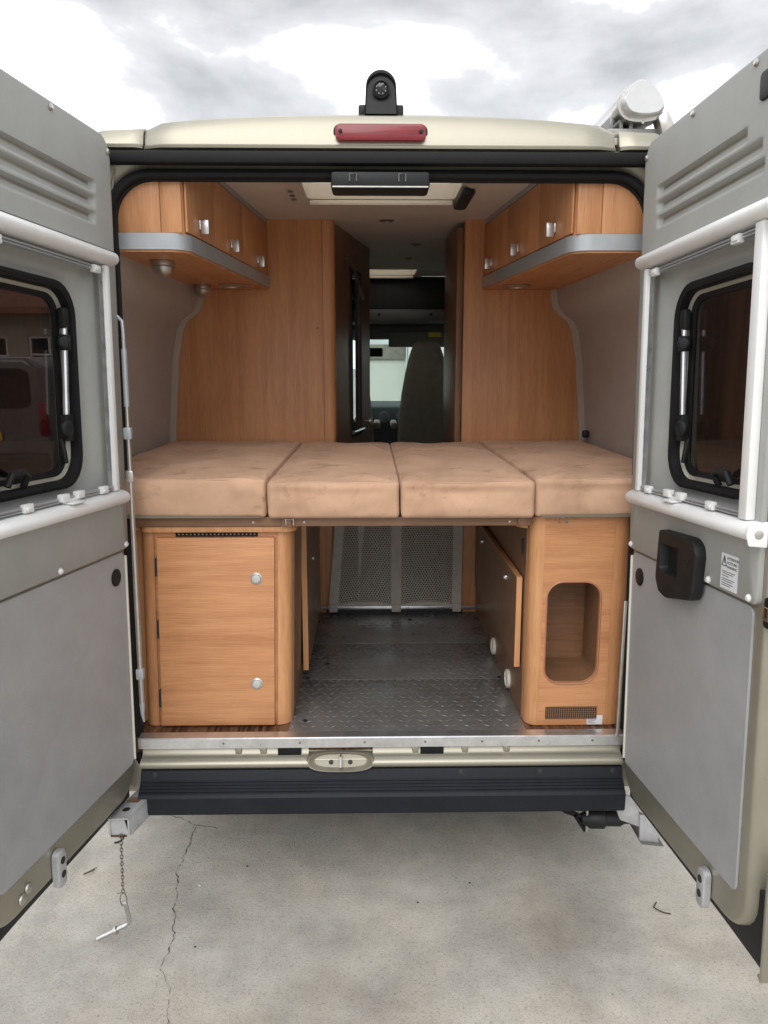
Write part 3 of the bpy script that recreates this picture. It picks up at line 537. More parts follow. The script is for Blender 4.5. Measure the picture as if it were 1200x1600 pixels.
mb = MB(); mb.tube([(-0.48 + 0.19 * math.cos(2 * math.pi * k / 24), 4.12 + 0.05 * math.sin(2 * math.pi * k / 24), 1.36 + 0.18 * math.sin(2 * math.pi * k / 24)) for k in range(24)], 0.016, 8, True); mb.build('steering_wheel', 'black_plastic', van)
def seat(xc, yc, label, head):
    st = empty('cab_seat', (xc, yc, 0.56), van); tag(st, label)
    loops = []
    for z, w_, d0, d1 in ((1.02, 0.20, 0, 0.11), (1.10, 0.225, -0.005, 0.13), (1.30, 0.222, -0.01, 0.13), (1.55, 0.195, -0.005, 0.12), (1.72, 0.165, 0.02, 0.13), (1.86, 0.130, 0.04, 0.14), (1.93, 0.105, 0.055, 0.14), (1.958, 0.075, 0.07, 0.13), (1.966, 0.04, 0.08, 0.12)):
        if head and z > 1.6: continue
        loops.append([(xc + x, yc + y, z) for x, y in rrect(-w_, w_, d0, d1, 0.045, 4)])
    if head: loops.append([(xc + x, yc + y, 1.60) for x, y in rrect(-0.15, 0.15, 0.03, 0.11, 0.04, 4)]); loops.append([(xc + x, yc + y, 1.615) for x, y in rrect(-0.08, 0.08, 0.04, 0.09, 0.02, 4)])
    mb = MB(); mb.loft(loops, True, True); mb.build('backrest', 'seat_fabric', st, smooth=60)
    if head:
        mb = MB(); mb.loft([[(xc + x, yc + y, z) for x, y in rrect(-w_, w_, 0.04, 0.13, 0.04, 4)] for z, w_ in ((1.63, 0.09), (1.65, 0.12), (1.76, 0.125), (1.83, 0.10), (1.85, 0.06))], True, True); mb.build('headrest', 'seat_fabric', st, smooth=60)
        mb = MB(); mb.tube([(xc - 0.05, yc + 0.07, 1.60), (xc - 0.05, yc + 0.07, 1.66)], 0.006); mb.tube([(xc + 0.05, yc + 0.07, 1.60), (xc + 0.05, yc + 0.07, 1.66)], 0.006); mb.build('headrest_post', 'chrome', st)
    mb = MB(); mb.box(xc - 0.24, xc + 0.24, yc + 0.05, yc + 0.55, 0.88, 1.03); mb.build('seat_base', 'seat_fabric', st, 0.03)
    mb = MB(); mb.box(xc - 0.20, xc + 0.20, yc + 0.08, yc + 0.5, 0.555, 0.88); mb.build('pedestal', 'cab_dark', st)
    for sx in (-1, 1):
        mb = MB(); mb.box(xc + sx * 0.25 - 0.025, xc + sx * 0.25 + 0.025, yc + 0.02, yc + 0.36, 1.285, 1.335); mb.build('armrest', 'side_trim', st, 0.015)
seat(0.40, 3.62, 'dark olive passenger seat back at the end of the corridor', False)
seat(-0.235, 3.66, 'olive driver seat half hidden by the washroom door', True)

# --- overhead lockers
def locker(sx, xi0, xi1, seams, hand, nm_label):
    """sx side; xi0 inner face x at the rear end, xi1 at the partition"""
    lk_ = empty('overhead_locker', (sx * 0.7, 0.7, 2.125), van); tag(lk_, nm_label)
    y0, y1 = 0.105, 1.305
    def xin(y): return sx * (abs(xi0) + (abs(xi1) - abs(xi0)) * (y - 0.06) / 1.25)
    def foot(ins, rc_):   # plan outline with the rounded rear corner
        p = [(sx * 0.845, y1), (sx * 0.845, y0 + ins)]
        cxx, cyy = abs(xin(y0)) + ins + rc_, y0 + ins + rc_
        for k in range(7):
            a = math.radians(15 * k); p.append((sx * (cxx - rc_ * math.sin(a)), cyy - rc_ * math.cos(a)))
        p.append((xin(y1) + sx * ins, y1)); return p
    mb = MB(); mb.prism(foot(0.014, 0.02), 2, 2.172, 2.4295); mb.build('carcass', 'beech_upright', lk_)
    mb = MB(); mb.prism(foot(0.0, 0.07), 2, 2.126, 2.1745); mb.build('edge_trim', 'trim_grey', lk_)
    mb = MB(); mb.prism(foot(0.006, 0.07), 2, 2.119, 2.127); mb.build('base_board', 'beech_depth', lk_)
    # end panel split by a joint, then the doors along the slanted inner face
    ye = y0 + 0.014
    xs_ = (0.842, 0.684, abs(xin(y0)) + 0.018)
    for a, b_ in zip(xs_, xs_[1:]):
        mb = MB(); mb.box(min(sx * (a - 0.0015), sx * (b_ + 0.0015)), max(sx * (a - 0.0015), sx * (b_ + 0.0015)), ye - 0.006, ye, 2.176, 2.425); mb.build('end_panel', 'beech_upright', lk_, 0.0012)
    p0, p1 = (xin(y0 + 0.02) + sx * 0.014, y0 + 0.02), (xin(y1) + sx * 0.014, y1)
    dd = Vector((p1[0] - p0[0], p1[1] - p0[1], 0)); ln_ = dd.length; dd.normalize(); nn_ = Vector((-sx, 0, 0)); nn_ = (nn_ - dd * nn_.dot(dd)).normalized()
    def fw(p): return Vector((p0[0], p0[1], 0)) + dd * p[0] + nn_ * p[1] + Vector((0, 0, p[2]))
    for (a, b_) in zip(seams, seams[1:]):
        mb = MB(fw); mb.box(a * ln_ + 0.0015, b_ * ln_ - 0.0015, 0.0, 0.007, 2.180, 2.405); mb.build('locker_door', 'beech_upright', lk_, 0.0015)
    for h_ in hand:
        q = h_ * ln_
        mb = MB(fw); mb.box(q - 0.017, q + 0.017, 0.007, 0.014, 2.206, 2.238); mb.box(q - 0.017, q - 0.011, 0.014, 0.040, 2.192, 2.238); mb.box(q - 0.017, q + 0.014, 0.012, 0.030, 2.230, 2.238); mb.build('handle', 'aluminium', lk_, 0.003)
    mb = MB(fw); mb.box(0.03, ln_, -0.006, 0.006, 2.408, 2.4295); mb.build('top_rail', 'trim_grey', lk_)
    def dome(x, y, hang):
        if hang:
            mb = MB(); mb.lathe([(0.038, 0), (0.040, 0.004), (0.040, 0.018), (0.034, 0.021), (0.037, 0.024), (0.033, 0.036), (0.022, 0.048), (0.008, 0.053)], (x, y, 2.1195), (0, 0, -1), 24); mb.build('reading_lamp', 'satin_metal', lk_)
        else:
            mb = MB(); mb.lathe([(0.062, 0), (0.064, 0.004), (0.052, 0.009), (0.050, 0.004), (0.02, 0.006)], (x, y, 2.1195), (0, 0, -1), 28); mb.build('recessed_lamp', 'satin_metal', lk_)
    if sx < 0: dome(-0.735, 0.31, True); dome(-0.772, 1.10, True); dome(-0.635, 1.10, False)
    else: dome(0.605, 1.10, False)
    return lk_
locker(-1, 0.604, 0.500, (0.0, 0.264, 0.61, 1.0), (0.115, 0.45, 0.82), 'overhead beech locker on the left with two domed lamps below')
locker(1, 0.592, 0.480, (0.0, 0.295, 0.65, 1.0), (0.14, 0.515, 0.875), 'overhead beech locker on the right with one round lamp below')

# --- left base cupboard (leans a touch outward at the foot)
def shl(p): return Vector((p[0] + 0.024 * (p[2] - 0.9), p[1], p[2]))
lc = empty('base_cupboard', (-0.56, 0.6, 0.555), van); tag(lc, 'beech cupboard on the left with two push buttons')
def arcp(cx, cy, r_, a0, a1, n=6): return [(cx + r_ * math.cos(math.radians(a0 + (a1 - a0) * k / n)), cy + r_ * math.sin(math.radians(a0 + (a1 - a0) * k / n))) for k in range(n + 1)]
post = arcp(-0.350, 0.120, 0.044, -90, 0) + [(-0.306, 1.30), (-0.354, 1.30), (-0.354, 0.076)]
mb = MB(shl); mb.prism(post, 2, 0.555, 1.236); mb.build('rounded_post', 'beech_edge', lc)
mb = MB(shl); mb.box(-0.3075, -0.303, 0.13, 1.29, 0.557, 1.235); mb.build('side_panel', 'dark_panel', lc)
mb = MB(shl); mb.box(-0.758, -0.355, 0.078, 0.10, 0.555, 1.235); mb.build('front_frame', 'beech_across', lc, 0.001)
post = [(-0.759, 0.077), (-0.759, 1.30), (-0.99, 1.30), (-0.99, 0.16)] + arcp(-0.770, 0.113, 0.036, 180, 270)
mb = MB(shl); mb.prism(post, 2, 0.555, 1.236); mb.build('stile', 'beech_upright', lc)
tp = arcp(-0.335, 0.105, 0.045, -90, 0) + [(-0.290, 1.30), (-0.99, 1.30), (-0.99, 0.12)] + arcp(-0.772, 0.092, 0.032, 180, 270)
mb = MB(shl); mb.prism(tp, 2, 1.2365, 1.257); mb.build('top_board', 'beech_edge', lc, 0.004)
mb = MB(shl); mb.box(-0.745, -0.362, 0.056, 0.0765, 0.564, 1.220); mb.build('cupboard_door', 'beech_across', lc, 0.0015)
mb = MB(shl); mb.box(-0.686, -0.418, 0.072, 0.0795, 1.2215, 1.2355); vg = mb.build('vent_slot', 'hole_black', lc)
for k in range(20): mb = MB(shl); mb.lathe([(0.003, 0), (0.003, 0.0015)], (-0.675 + 0.013 * k, 0.072, 1.2285), (0, -1, 0), 6); mb.build('perforation', 'silver_dark', vg)
for z in (1.120, 0.905, 0.66): mb = MB(shl); mb.box(-0.753, -0.7455, 0.060, 0.078, z - 0.03, z + 0.03); mb.build('hinge', 'cab_dark', lc)
for z in (1.083, 0.716):
    mb = MB(shl); mb.lathe([(0.0195, 0), (0.0195, 0.004), (0.0165, 0.006), (0.0155, 0.003), (0.0145, 0.004), (0.0135, 0.008), (0.006, 0.0095)], (-0.421, 0.056, z), (0, -1, 0), 24); mb.build('push_button', 'silver_paint', lc)
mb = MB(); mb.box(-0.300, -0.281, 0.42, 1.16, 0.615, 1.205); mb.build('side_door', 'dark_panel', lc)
mb = MB(); mb.box(-0.3005, -0.2805, 0.4165, 0.4205, 0.614, 1.206); mb.build('door_edge', 'beech_edge', lc)
mb = MB(); mb.lathe([(0.012, 0), (0.012, 0.006), (0.008, 0.010)], (-0.281, 0.72, 0.985), (1, 0, 0), 12); mb.build('side_button', 'satin_metal', lc)
mb = MB(); mb.box(-0.303, -0.298, 0.155, 0.185, 1.15, 1.19); mb.build('catch', 'satin_metal', lc)

# --- right base cupboard with the oval niche
rcb = empty('niche_cupboard', (0.65, 0.6, 0.555), van); tag(rcb, 'beech cupboard on the right with an oval open niche')
post = [(0.530, 0.056)] + [(0.53, 1.30), (0.489, 1.30)] + arcp(0.533, 0.100, 0.044, 180, 270)
mb = MB(); mb.prism(post, 2, 0.555, 1.285); mb.build('rounded_post', 'beech_edge', rcb)
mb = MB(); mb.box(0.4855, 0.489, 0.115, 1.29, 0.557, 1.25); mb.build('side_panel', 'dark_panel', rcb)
hole = rrect(0.549, 0.728, 0.707, 1.064, 0.055); fo = rrect(0.5315, 0.764, 0.555, 1.285, 0.001)
mb = MB(); mb.loft([[(x, 0.075, z) for x, z in fo], [(x, 0.057, z) for x, z in fo], [(x, 0.057, z) for x, z in hole], [(x, 0.075, z) for x, z in hole]]); mb.build('front_panel', 'beech_across', rcb)
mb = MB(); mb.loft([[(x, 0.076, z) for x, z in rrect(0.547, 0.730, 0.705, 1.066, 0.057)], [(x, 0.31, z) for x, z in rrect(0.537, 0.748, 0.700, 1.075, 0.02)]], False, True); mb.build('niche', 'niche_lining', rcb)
mb = MB(); mb.tube([(x, 0.0575, z) for x, z in rrect(0.5475, 0.7295, 0.7055, 1.0655, 0.056, 8)], 0.0035, 6, True); mb.build('edge_band', 'edge_band', rcb)
rp2 = [(0.7645, 0.057)] + arcp(0.775, 0.127, 0.070, -90, -12, 8) + [(0.90, 0.30), (0.90, 1.30), (0.7645, 1.30)]
mb = MB(); mb.prism(rp2, 2, 0.555, 1.285); mb.build('stile', 'beech_upright', rcb)
mb = MB(); mb.box(0.531, 0.764, 0.08, 1.29, 1.262, 1.284); mb.build('top_board', 'beech_across', rcb)
vr = empty('floor_grille', (0.646, 0.05, 0.60), rcb)
mb = MB(); mb.box(0.558, 0.735, 0.0535, 0.0565, 0.579, 0.622); grille = mb.build('grille_back', 'hole_black', rcb)
mb = MB()
for k in range(24): x = 0.560 + k * 0.0075; mb.box(x, x + 0.0016, 0.0515, 0.0534, 0.580, 0.621)
for k in range(6): z = 0.5815 + k * 0.0075; mb.box(0.559, 0.734, 0.0522, 0.0540, z, z + 0.0016)
gm = mb.build('grille_mesh', 'niche_lining', rcb); gm['kind'] = 'stuff'
bpy.data.objects.remove(vr)
mb = MB(); mb.box(0.703, 0.756, 0.0550, 0.0568, 0.557, 0.590); lb_ = mb.build('rating_label', 'label_paper', rcb)
for k in range(7):
    mb = MB(); mb.box(0.706, 0.706 + (0.020, 0.026, 0.018, 0.028, 0.024, 0.016, 0.026)[k], 0.0545, 0.0549, 0.5850 - 0.0038 * k, 0.5862 - 0.0038 * k); mb.build('print', 'ink', rcb)
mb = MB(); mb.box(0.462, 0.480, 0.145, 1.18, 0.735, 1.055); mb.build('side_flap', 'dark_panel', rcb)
mb = MB(); mb.box(0.4615, 0.4805, 0.1415, 0.1455, 0.734, 1.056); mb.box(0.4615, 0.4805, 0.1460, 1.18, 1.0555, 1.059); mb.build('flap_edge', 'beech_edge', rcb)
for y, z in ((0.34, 1.005), (0.95, 1.0)):
    mb = MB(); mb.lathe([(0.012, 0), (0.012, 0.006), (0.008, 0.012)], (0.462, y, z), (-1, 0, 0), 12); mb.build('flap_button', 'satin_metal', rcb)
for y in (0.70, 0.355):
    mb = MB(); mb.lathe([(0.036, 0), (0.036, 0.010), (0.031, 0.012), (0.027, 0.008), (0.010, 0.006)], (0.4855, y, 0.600), (-1, 0, 0), 20); mb.build('air_outlet', 'ivory', rcb)
mb = MB(); mb.box(0.480, 0.4853, 0.150, 0.172, 1.135, 1.19); mb.build('socket', 'cab_dark', rcb, 0.003)
mb = MB(); mb.prism([(0.486, 0.10), (0.486, 0.23), (0.470, 0.225), (0.452, 0.20), (0.446, 0.165), (0.452, 0.13), (0.470, 0.105)], 2, 1.238, 1.258); mb.build('support_block', 'beech_edge', rcb, 0.003)

# --- bed rail
mb = MB(); mb.box(-0.99, 0.484, 0.052, 0.075, 1.2585, 1.290); br = mb.build('bed_rail', 'brown_board', van, 0.002)
mb = MB(); mb.box(-0.99, 0.99, 0.076, 1.30, 1.259, 1.283); mb.build('bed_board', 'brown_board', van)
for x in (-0.42, -0.255, 0.414): mb = MB(); mb.lathe([(0.004, 0), (0.004, 0.002)], (x, 0.052, 1.272), (0, -1, 0), 8); mb.build('screw', 'satin_metal', br)
mb = MB(); mb.box(-0.326, -0.296, 0.040, 0.054, 1.258, 1.292); mb.build('dark_joint', 'dark_panel', br, 0.002)
mb = MB(); mb.box(0.44, 0.483, 0.045, 0.0525, 1.259, 1.289); mb.build('end_joint', 'dark_panel', br, 0.002)
for xc, zc in ((-0.300, 1.279), (0.583, 1.283)):
    mb = MB()
    for dx in (-0.014, 0.010): mb.tube([(xc + dx, 0.044, zc + 0.010), (xc + dx + 0.002, 0.030, zc + 0.008), (xc + dx + 0.002, 0.030, zc - 0.012), (xc + dx + 0.006, 0.034, zc - 0.013)], 0.0022, 6)
    mb.tube([(xc - 0.016, 0.036, zc + 0.006), (xc + 0.014, 0.036, zc + 0.006)], 0.0022, 6)
    mb.build('wire_clip', 'chrome', van)

# --- three tread plates on the floor, each with its raised bars
py = (0.004, 0.458, 0.862, 1.300)
k_ = 0
for a, b_ in zip(py, py[1:]):
    mb = MB(); mb.box(-0.3205, 0.4865, a + 0.001, b_ - 0.001, 0.553, 0.556)
    pl = mb.build('tread_plate', 'tread_plate', van, 0.0006)
    mb = MB(); rows = int((b_ - a) / 0.036)
    for j in range(rows):
        for i in range(23):
            cx_, cy_ = -0.303 + i * 0.0345 + (0.0 if j % 2 else 0.017), a + 0.018 + j * (b_ - a - 0.03) / max(1, rows - 1)
            if cx_ > 0.472: continue
            an = math.radians(38 if (i + j) % 2 else -38) + random.gauss(0, 0.02); d = Vector((math.cos(an), math.sin(an), 0)); s_ = Vector((-d.y, d.x, 0)); c0 = Vector((cx_, cy_, 0.5562)); up = Vector((0, 0, 0.0019))
            L_, w_ = 0.0175, 0.0038
            mb.add([c0 - d * L_, c0 - s_ * w_, c0 + d * L_, c0 + s_ * w_, c0 - d * L_ * 0.45 + up, c0 + d * L_ * 0.45 + up], [(0, 1, 4), (1, 2, 5), (1, 5, 4), (2, 3, 5), (3, 0, 4), (3, 4, 5)])
    r_ = mb.build('raised_bars', 'tread_plate', pl, smooth=0); r_['kind'] = 'stuff'
for x, y in ((0.15, 1.18), (-0.27, 0.10), (-0.29, 0.47), (0.47, 0.47), (-0.22, 0.62)):
    mb = MB(); mb.lathe([(0.008, 0), (0.008, 0.003), (0.004, 0.0045)], (x, y, 0.5562), (0, 0, 1), 10); mb.build('rivet', 'hole_black', van)

# --- sill: aluminium edge, pressed body sill, striker cup, bumper
mb = MB(); mb.prism([(0.020, 0.5535), (0.020, 0.5575), (-0.022, 0.5575), (-0.026, 0.5545), (-0.026, 0.522), (-0.022, 0.522), (-0.022, 0.5535)], 0, -0.812, 0.806); se = mb.build('sill_edge', 'aluminium', van)
for x in (-0.53, -0.277, -0.062, 0.14, 0.33, 0.52, 0.70): mb = MB(); mb.lathe([(0.004, 0), (0.004, 0.0012), (0.002, 0.002)], (x, -0.026, 0.540), (0, -1, 0), 10); mb.build('screw', 'silver_dark', se)
sp = [(0.10, 0.523), (-0.004, 0.523), (-0.006, 0.515), (-0.010, 0.498), (-0.022, 0.490), (-0.040, 0.486), (-0.049, 0.478), (-0.050, 0.466), (-0.042, 0.458), (-0.02, 0.452), (0.10, 0.45)]
mb = MB(); mb.prism(sp, 0, -0.803, -0.2495); mb.prism(sp, 0, -0.0345, 0.80); mb.prism([(y + 0.024 if y < -0.015 else y + 0.004 if y < 0.05 else y, z) for y, z in sp], 0, -0.2496, -0.0344); si = mb.build('body_sill', 'champagne', van, smooth=50)
def tilt(p, a=math.radians(20)):
    y, z = p[1] + 0.050, p[2] - 0.452; return Vector((p[0], -0.054 + y * math.cos(a) + z * math.sin(a), 0.454 - y * math.sin(a) + z * math.cos(a)))
for x in (-0.497, -0.414, 0.095, 0.262, 0.402):
    mb = MB(); mb.prism([(x, 0.518), (x + 0.024, 0.518), (x + 0.018 + 0.006, 0.493), (x + 0.004, 0.493)], 1, -0.017, -0.002); mb.build('pressed_rib', 'champagne', si, 0.004)
for x in (-0.352, 0.125): mb = MB(); mb.box(x, x + 0.078, -0.020, -0.004, 0.491, 0.5185); mb.build('rubber_pad', 'rubber', si, 0.003)
# oval striker cup pressed into the sill
def oval(w_, h_, n=24): return [(-0.142 + w_ * math.copysign(abs(math.cos(2 * math.pi * k / n)) ** 0.7, math.cos(2 * math.pi * k / n)), 0.479 + h_ * math.copysign(abs(math.sin(2 * math.pi * k / n)) ** 0.8, math.sin(2 * math.pi * k / n))) for k in range(n)]
mb = MB(tilt); mb.loft([[(x, -0.030, z) for x, z in oval(0.118, 0.034)], [(x, -0.049, z) for x, z in oval(0.114, 0.033)], [(x, -0.0525, z) for x, z in oval(0.110, 0.0315)], [(x, -0.051, z) for x, z in oval(0.106, 0.0295)], [(x, -0.040, z + 0.001) for x, z in oval(0.100, 0.0265)], [(x, -0.030, z + 0.001) for x, z in oval(0.086, 0.021)], [(x, -0.025, z + 0.001) for x, z in oval(0.066, 0.014)], [(x, -0.0235, z + 0.001) for x, z in oval(0.035, 0.007)]], True, True); mb.build('striker_cup', 'champagne', si, smooth=60)
mb = MB(tilt); mb.prism([(x, z - 0.004) for x, z in oval(0.050, 0.009)], 1, -0.029, -0.022); mb.build('striker_plate', 'satin_metal', si, 0.001)
mb = MB(tilt); mb.tube([(-0.142, -0.026, 0.464), (-0.142, -0.056, 0.465), (-0.142, -0.058, 0.494), (-0.142, -0.028, 0.497)], 0.0045, 8); mb.build('striker_loop', 'chrome', si)
for x in (-0.174, -0.110): mb = MB(tilt); mb.lathe([(0.008, 0), (0.008, 0.004), (0.004, 0.005)], (x, -0.029, 0.476), (0, -1, 0), 10); mb.build('bolt', 'cab_dark', si)
bp_ = [(0.06, 0.452), (-0.026, 0.452), (-0.034, 0.448), (-0.040, 0.436), (-0.044, 0.424)]
for k in range(4):    # fine tread grooves across the step
    y, z = -0.046 - 0.0075 * k, 0.419 - 0.0075 * k; bp_ += [(y, z), (y - 0.0050, z - 0.0035), (y - 0.0035, z - 0.0055)]
bp_ += [(-0.078, 0.389), (-0.084, 0.384), (-0.088, 0.377), (-0.087, 0.325), (-0.082, 0.315), (-0.05, 0.306), (0.06, 0.315)]
mb = MB(); mb.prism(bp_, 0, -0.805, 0.802); bu = mb.build('bumper', 'bumper_plastic', van, smooth=25)
for x in (0.26, 0.525, -0.76, 0.77): mb = MB(); mb.lathe([(0.009, 0), (0.009, 0.003), (0.004, 0.004)], (x, -0.038, 0.436), (0, -0.95, 0.3), 12); mb.build('bumper_plug', 'cab_dark', bu)

# --- underside: tow arms, trailer socket, cables
ta = empty('tow_arm', (-0.82, 0.0, 0.31), van); tag(ta, 'chipped light grey square tow bar end with a bolt hole at the left')
def tw(p):
    return Vector((p[0] - 0.30 * (p[1] + 0.19) * -1.0 * 0.9, p[1], p[2]))
mb = MB(tw); x0, x1, z0, z1, w_ = -0.868, -0.803, 0.308, 0.376, 0.006
mb.box(x0, x1, -0.195, 0.20, z1 - w_, z1); mb.box(x0, x1, -0.185, 0.20, z0, z0 + w_); mb.box(x0, x0 + w_, -0.19, 0.20, z0 + w_, z1 - w_); mb.box(x1 - w_, x1, -0.19, 0.20, z0 + w_, z1 - w_); mb.build('box_section', 'galvanised', ta, 0.002)
mb = MB(tw); mb.add([(x0 + 0.004, -0.186, z0 + 0.004), (x1 - 0.004, -0.186, z0 + 0.004), (x1 - 0.022, -0.182, z1 - 0.004), (x0 + 0.004, -0.186, z1 - 0.004), (x0 + 0.004, -0.183, z0 + 0.004), (x1 - 0.004, -0.183, z0 + 0.004), (x1 - 0.022, -0.179, z1 - 0.004), (x0 + 0.004, -0.183, z1 - 0.004)], [(0, 1, 2, 3), (7, 6, 5, 4), (0, 4, 5, 1), (1, 5, 6, 2), (2, 6, 7, 3), (3, 7, 4, 0)]); mb.build('end_plate', 'galvanised', ta)
mb = MB(tw); mb.box(x0 + 0.004, x1 - 0.012, -0.1882, -0.183, z0 - 0.001, z0 + 0.006); mb.build('rusty_lip', 'rust', ta)
mb = MB(tw); mb.lathe([(0.011, 0), (0.011, 0.0012)], (x0 + 0.032, -0.145, z1), (0, 0, 1), 18); mb.build('bolt_hole', 'hole_black', ta)
mb = MB(tw); mb.box(x0 + 0.010, x1 - 0.018, -0.105, -0.075, z1, z1 + 0.0012); mb.build('worn_patch', 'rust', ta)
mb = MB(tw); mb.lathe([(0.009, 0), (0.009, 0.0012)], (x0 + 0.035, 0.0, z1), (0, 0, 1), 18); mb.build('bolt_hole', 'hole_black', ta)
ra = empty('tow_bracket', (0.85, 0.0, 0.2), van); tag(ra, 'light grey metal bracket under the right door')
mb = MB(); mb.prism([(0.785, 0.365), (0.84, 0.345), (0.868, 0.275), (0.868, 0.235), (0.80, 0.262), (0.785, 0.30)], 1, -0.055, -0.045); mb.prism([(0.864, 0.285), (0.92, 0.28), (0.935, 0.18), (0.868, 0.188)], 1, -0.062, -0.052); mb.build('plate', 'galvanised', ra, 0.003)
mb = MB(); mb.prism([(0.868, 0.189), (0.935, 0.181), (0.95, 0.172), (0.872, 0.181)], 1, -0.070, 0.12); mb.build('lower_flange', 'silver_dark', ra)
ts = empty('trailer_socket', (0.74, 0.0, 0.24), van)
mb = MB(); mb.lathe([(0.018, -0.02), (0.028, 0.0), (0.034, 0.01), (0.034, 0.055), (0.026, 0.06), (0.026, 0.11), (0.018, 0.125), (0.014, 0.22)], (0.695, -0.03, 0.255), (1, 0, -0.02), 16); mb.build('socket_body', 'black_plastic', ts)
mb = MB(); mb.box(0.688, 0.694, -0.045, -0.01, 0.212, 0.296); mb.build('socket_plate', 'satin_metal', ts)
mb = MB()
for dz in (0.0, 0.014): mb.tube([(0.50, 0.06, 0.30 + dz), (0.58, 0.03, 0.285 + dz), (0.63, 0.0, 0.262 + dz * 0.5), (0.69, -0.03, 0.255)], 0.007, 6)
mb.tube([(0.655, -0.03, 0.265), (0.69, -0.03, 0.21)], 0.008, 6); mb.build('cable', 'rubber', ts)
mb = MB(); mb.box(0.50, 0.56, 0.0, 0.03, 0.300, 0.312)
for k in range(3): mb.box(0.505 + 0.019 * k, 0.516 + 0.019 * k, 0.0, 0.03, 0.290, 0.300)
mb.build('cable_clip', 'galvanised', van)
mb = MB(); mb.tube([(-0.38, 0.05, 0.31), (-0.33, 0.02, 0.290), (-0.26, 0.03, 0.285), (-0.20, 0.06, 0.31)], 0.012, 6); mb.build('exhaust_hanger', 'cab_dark', van)

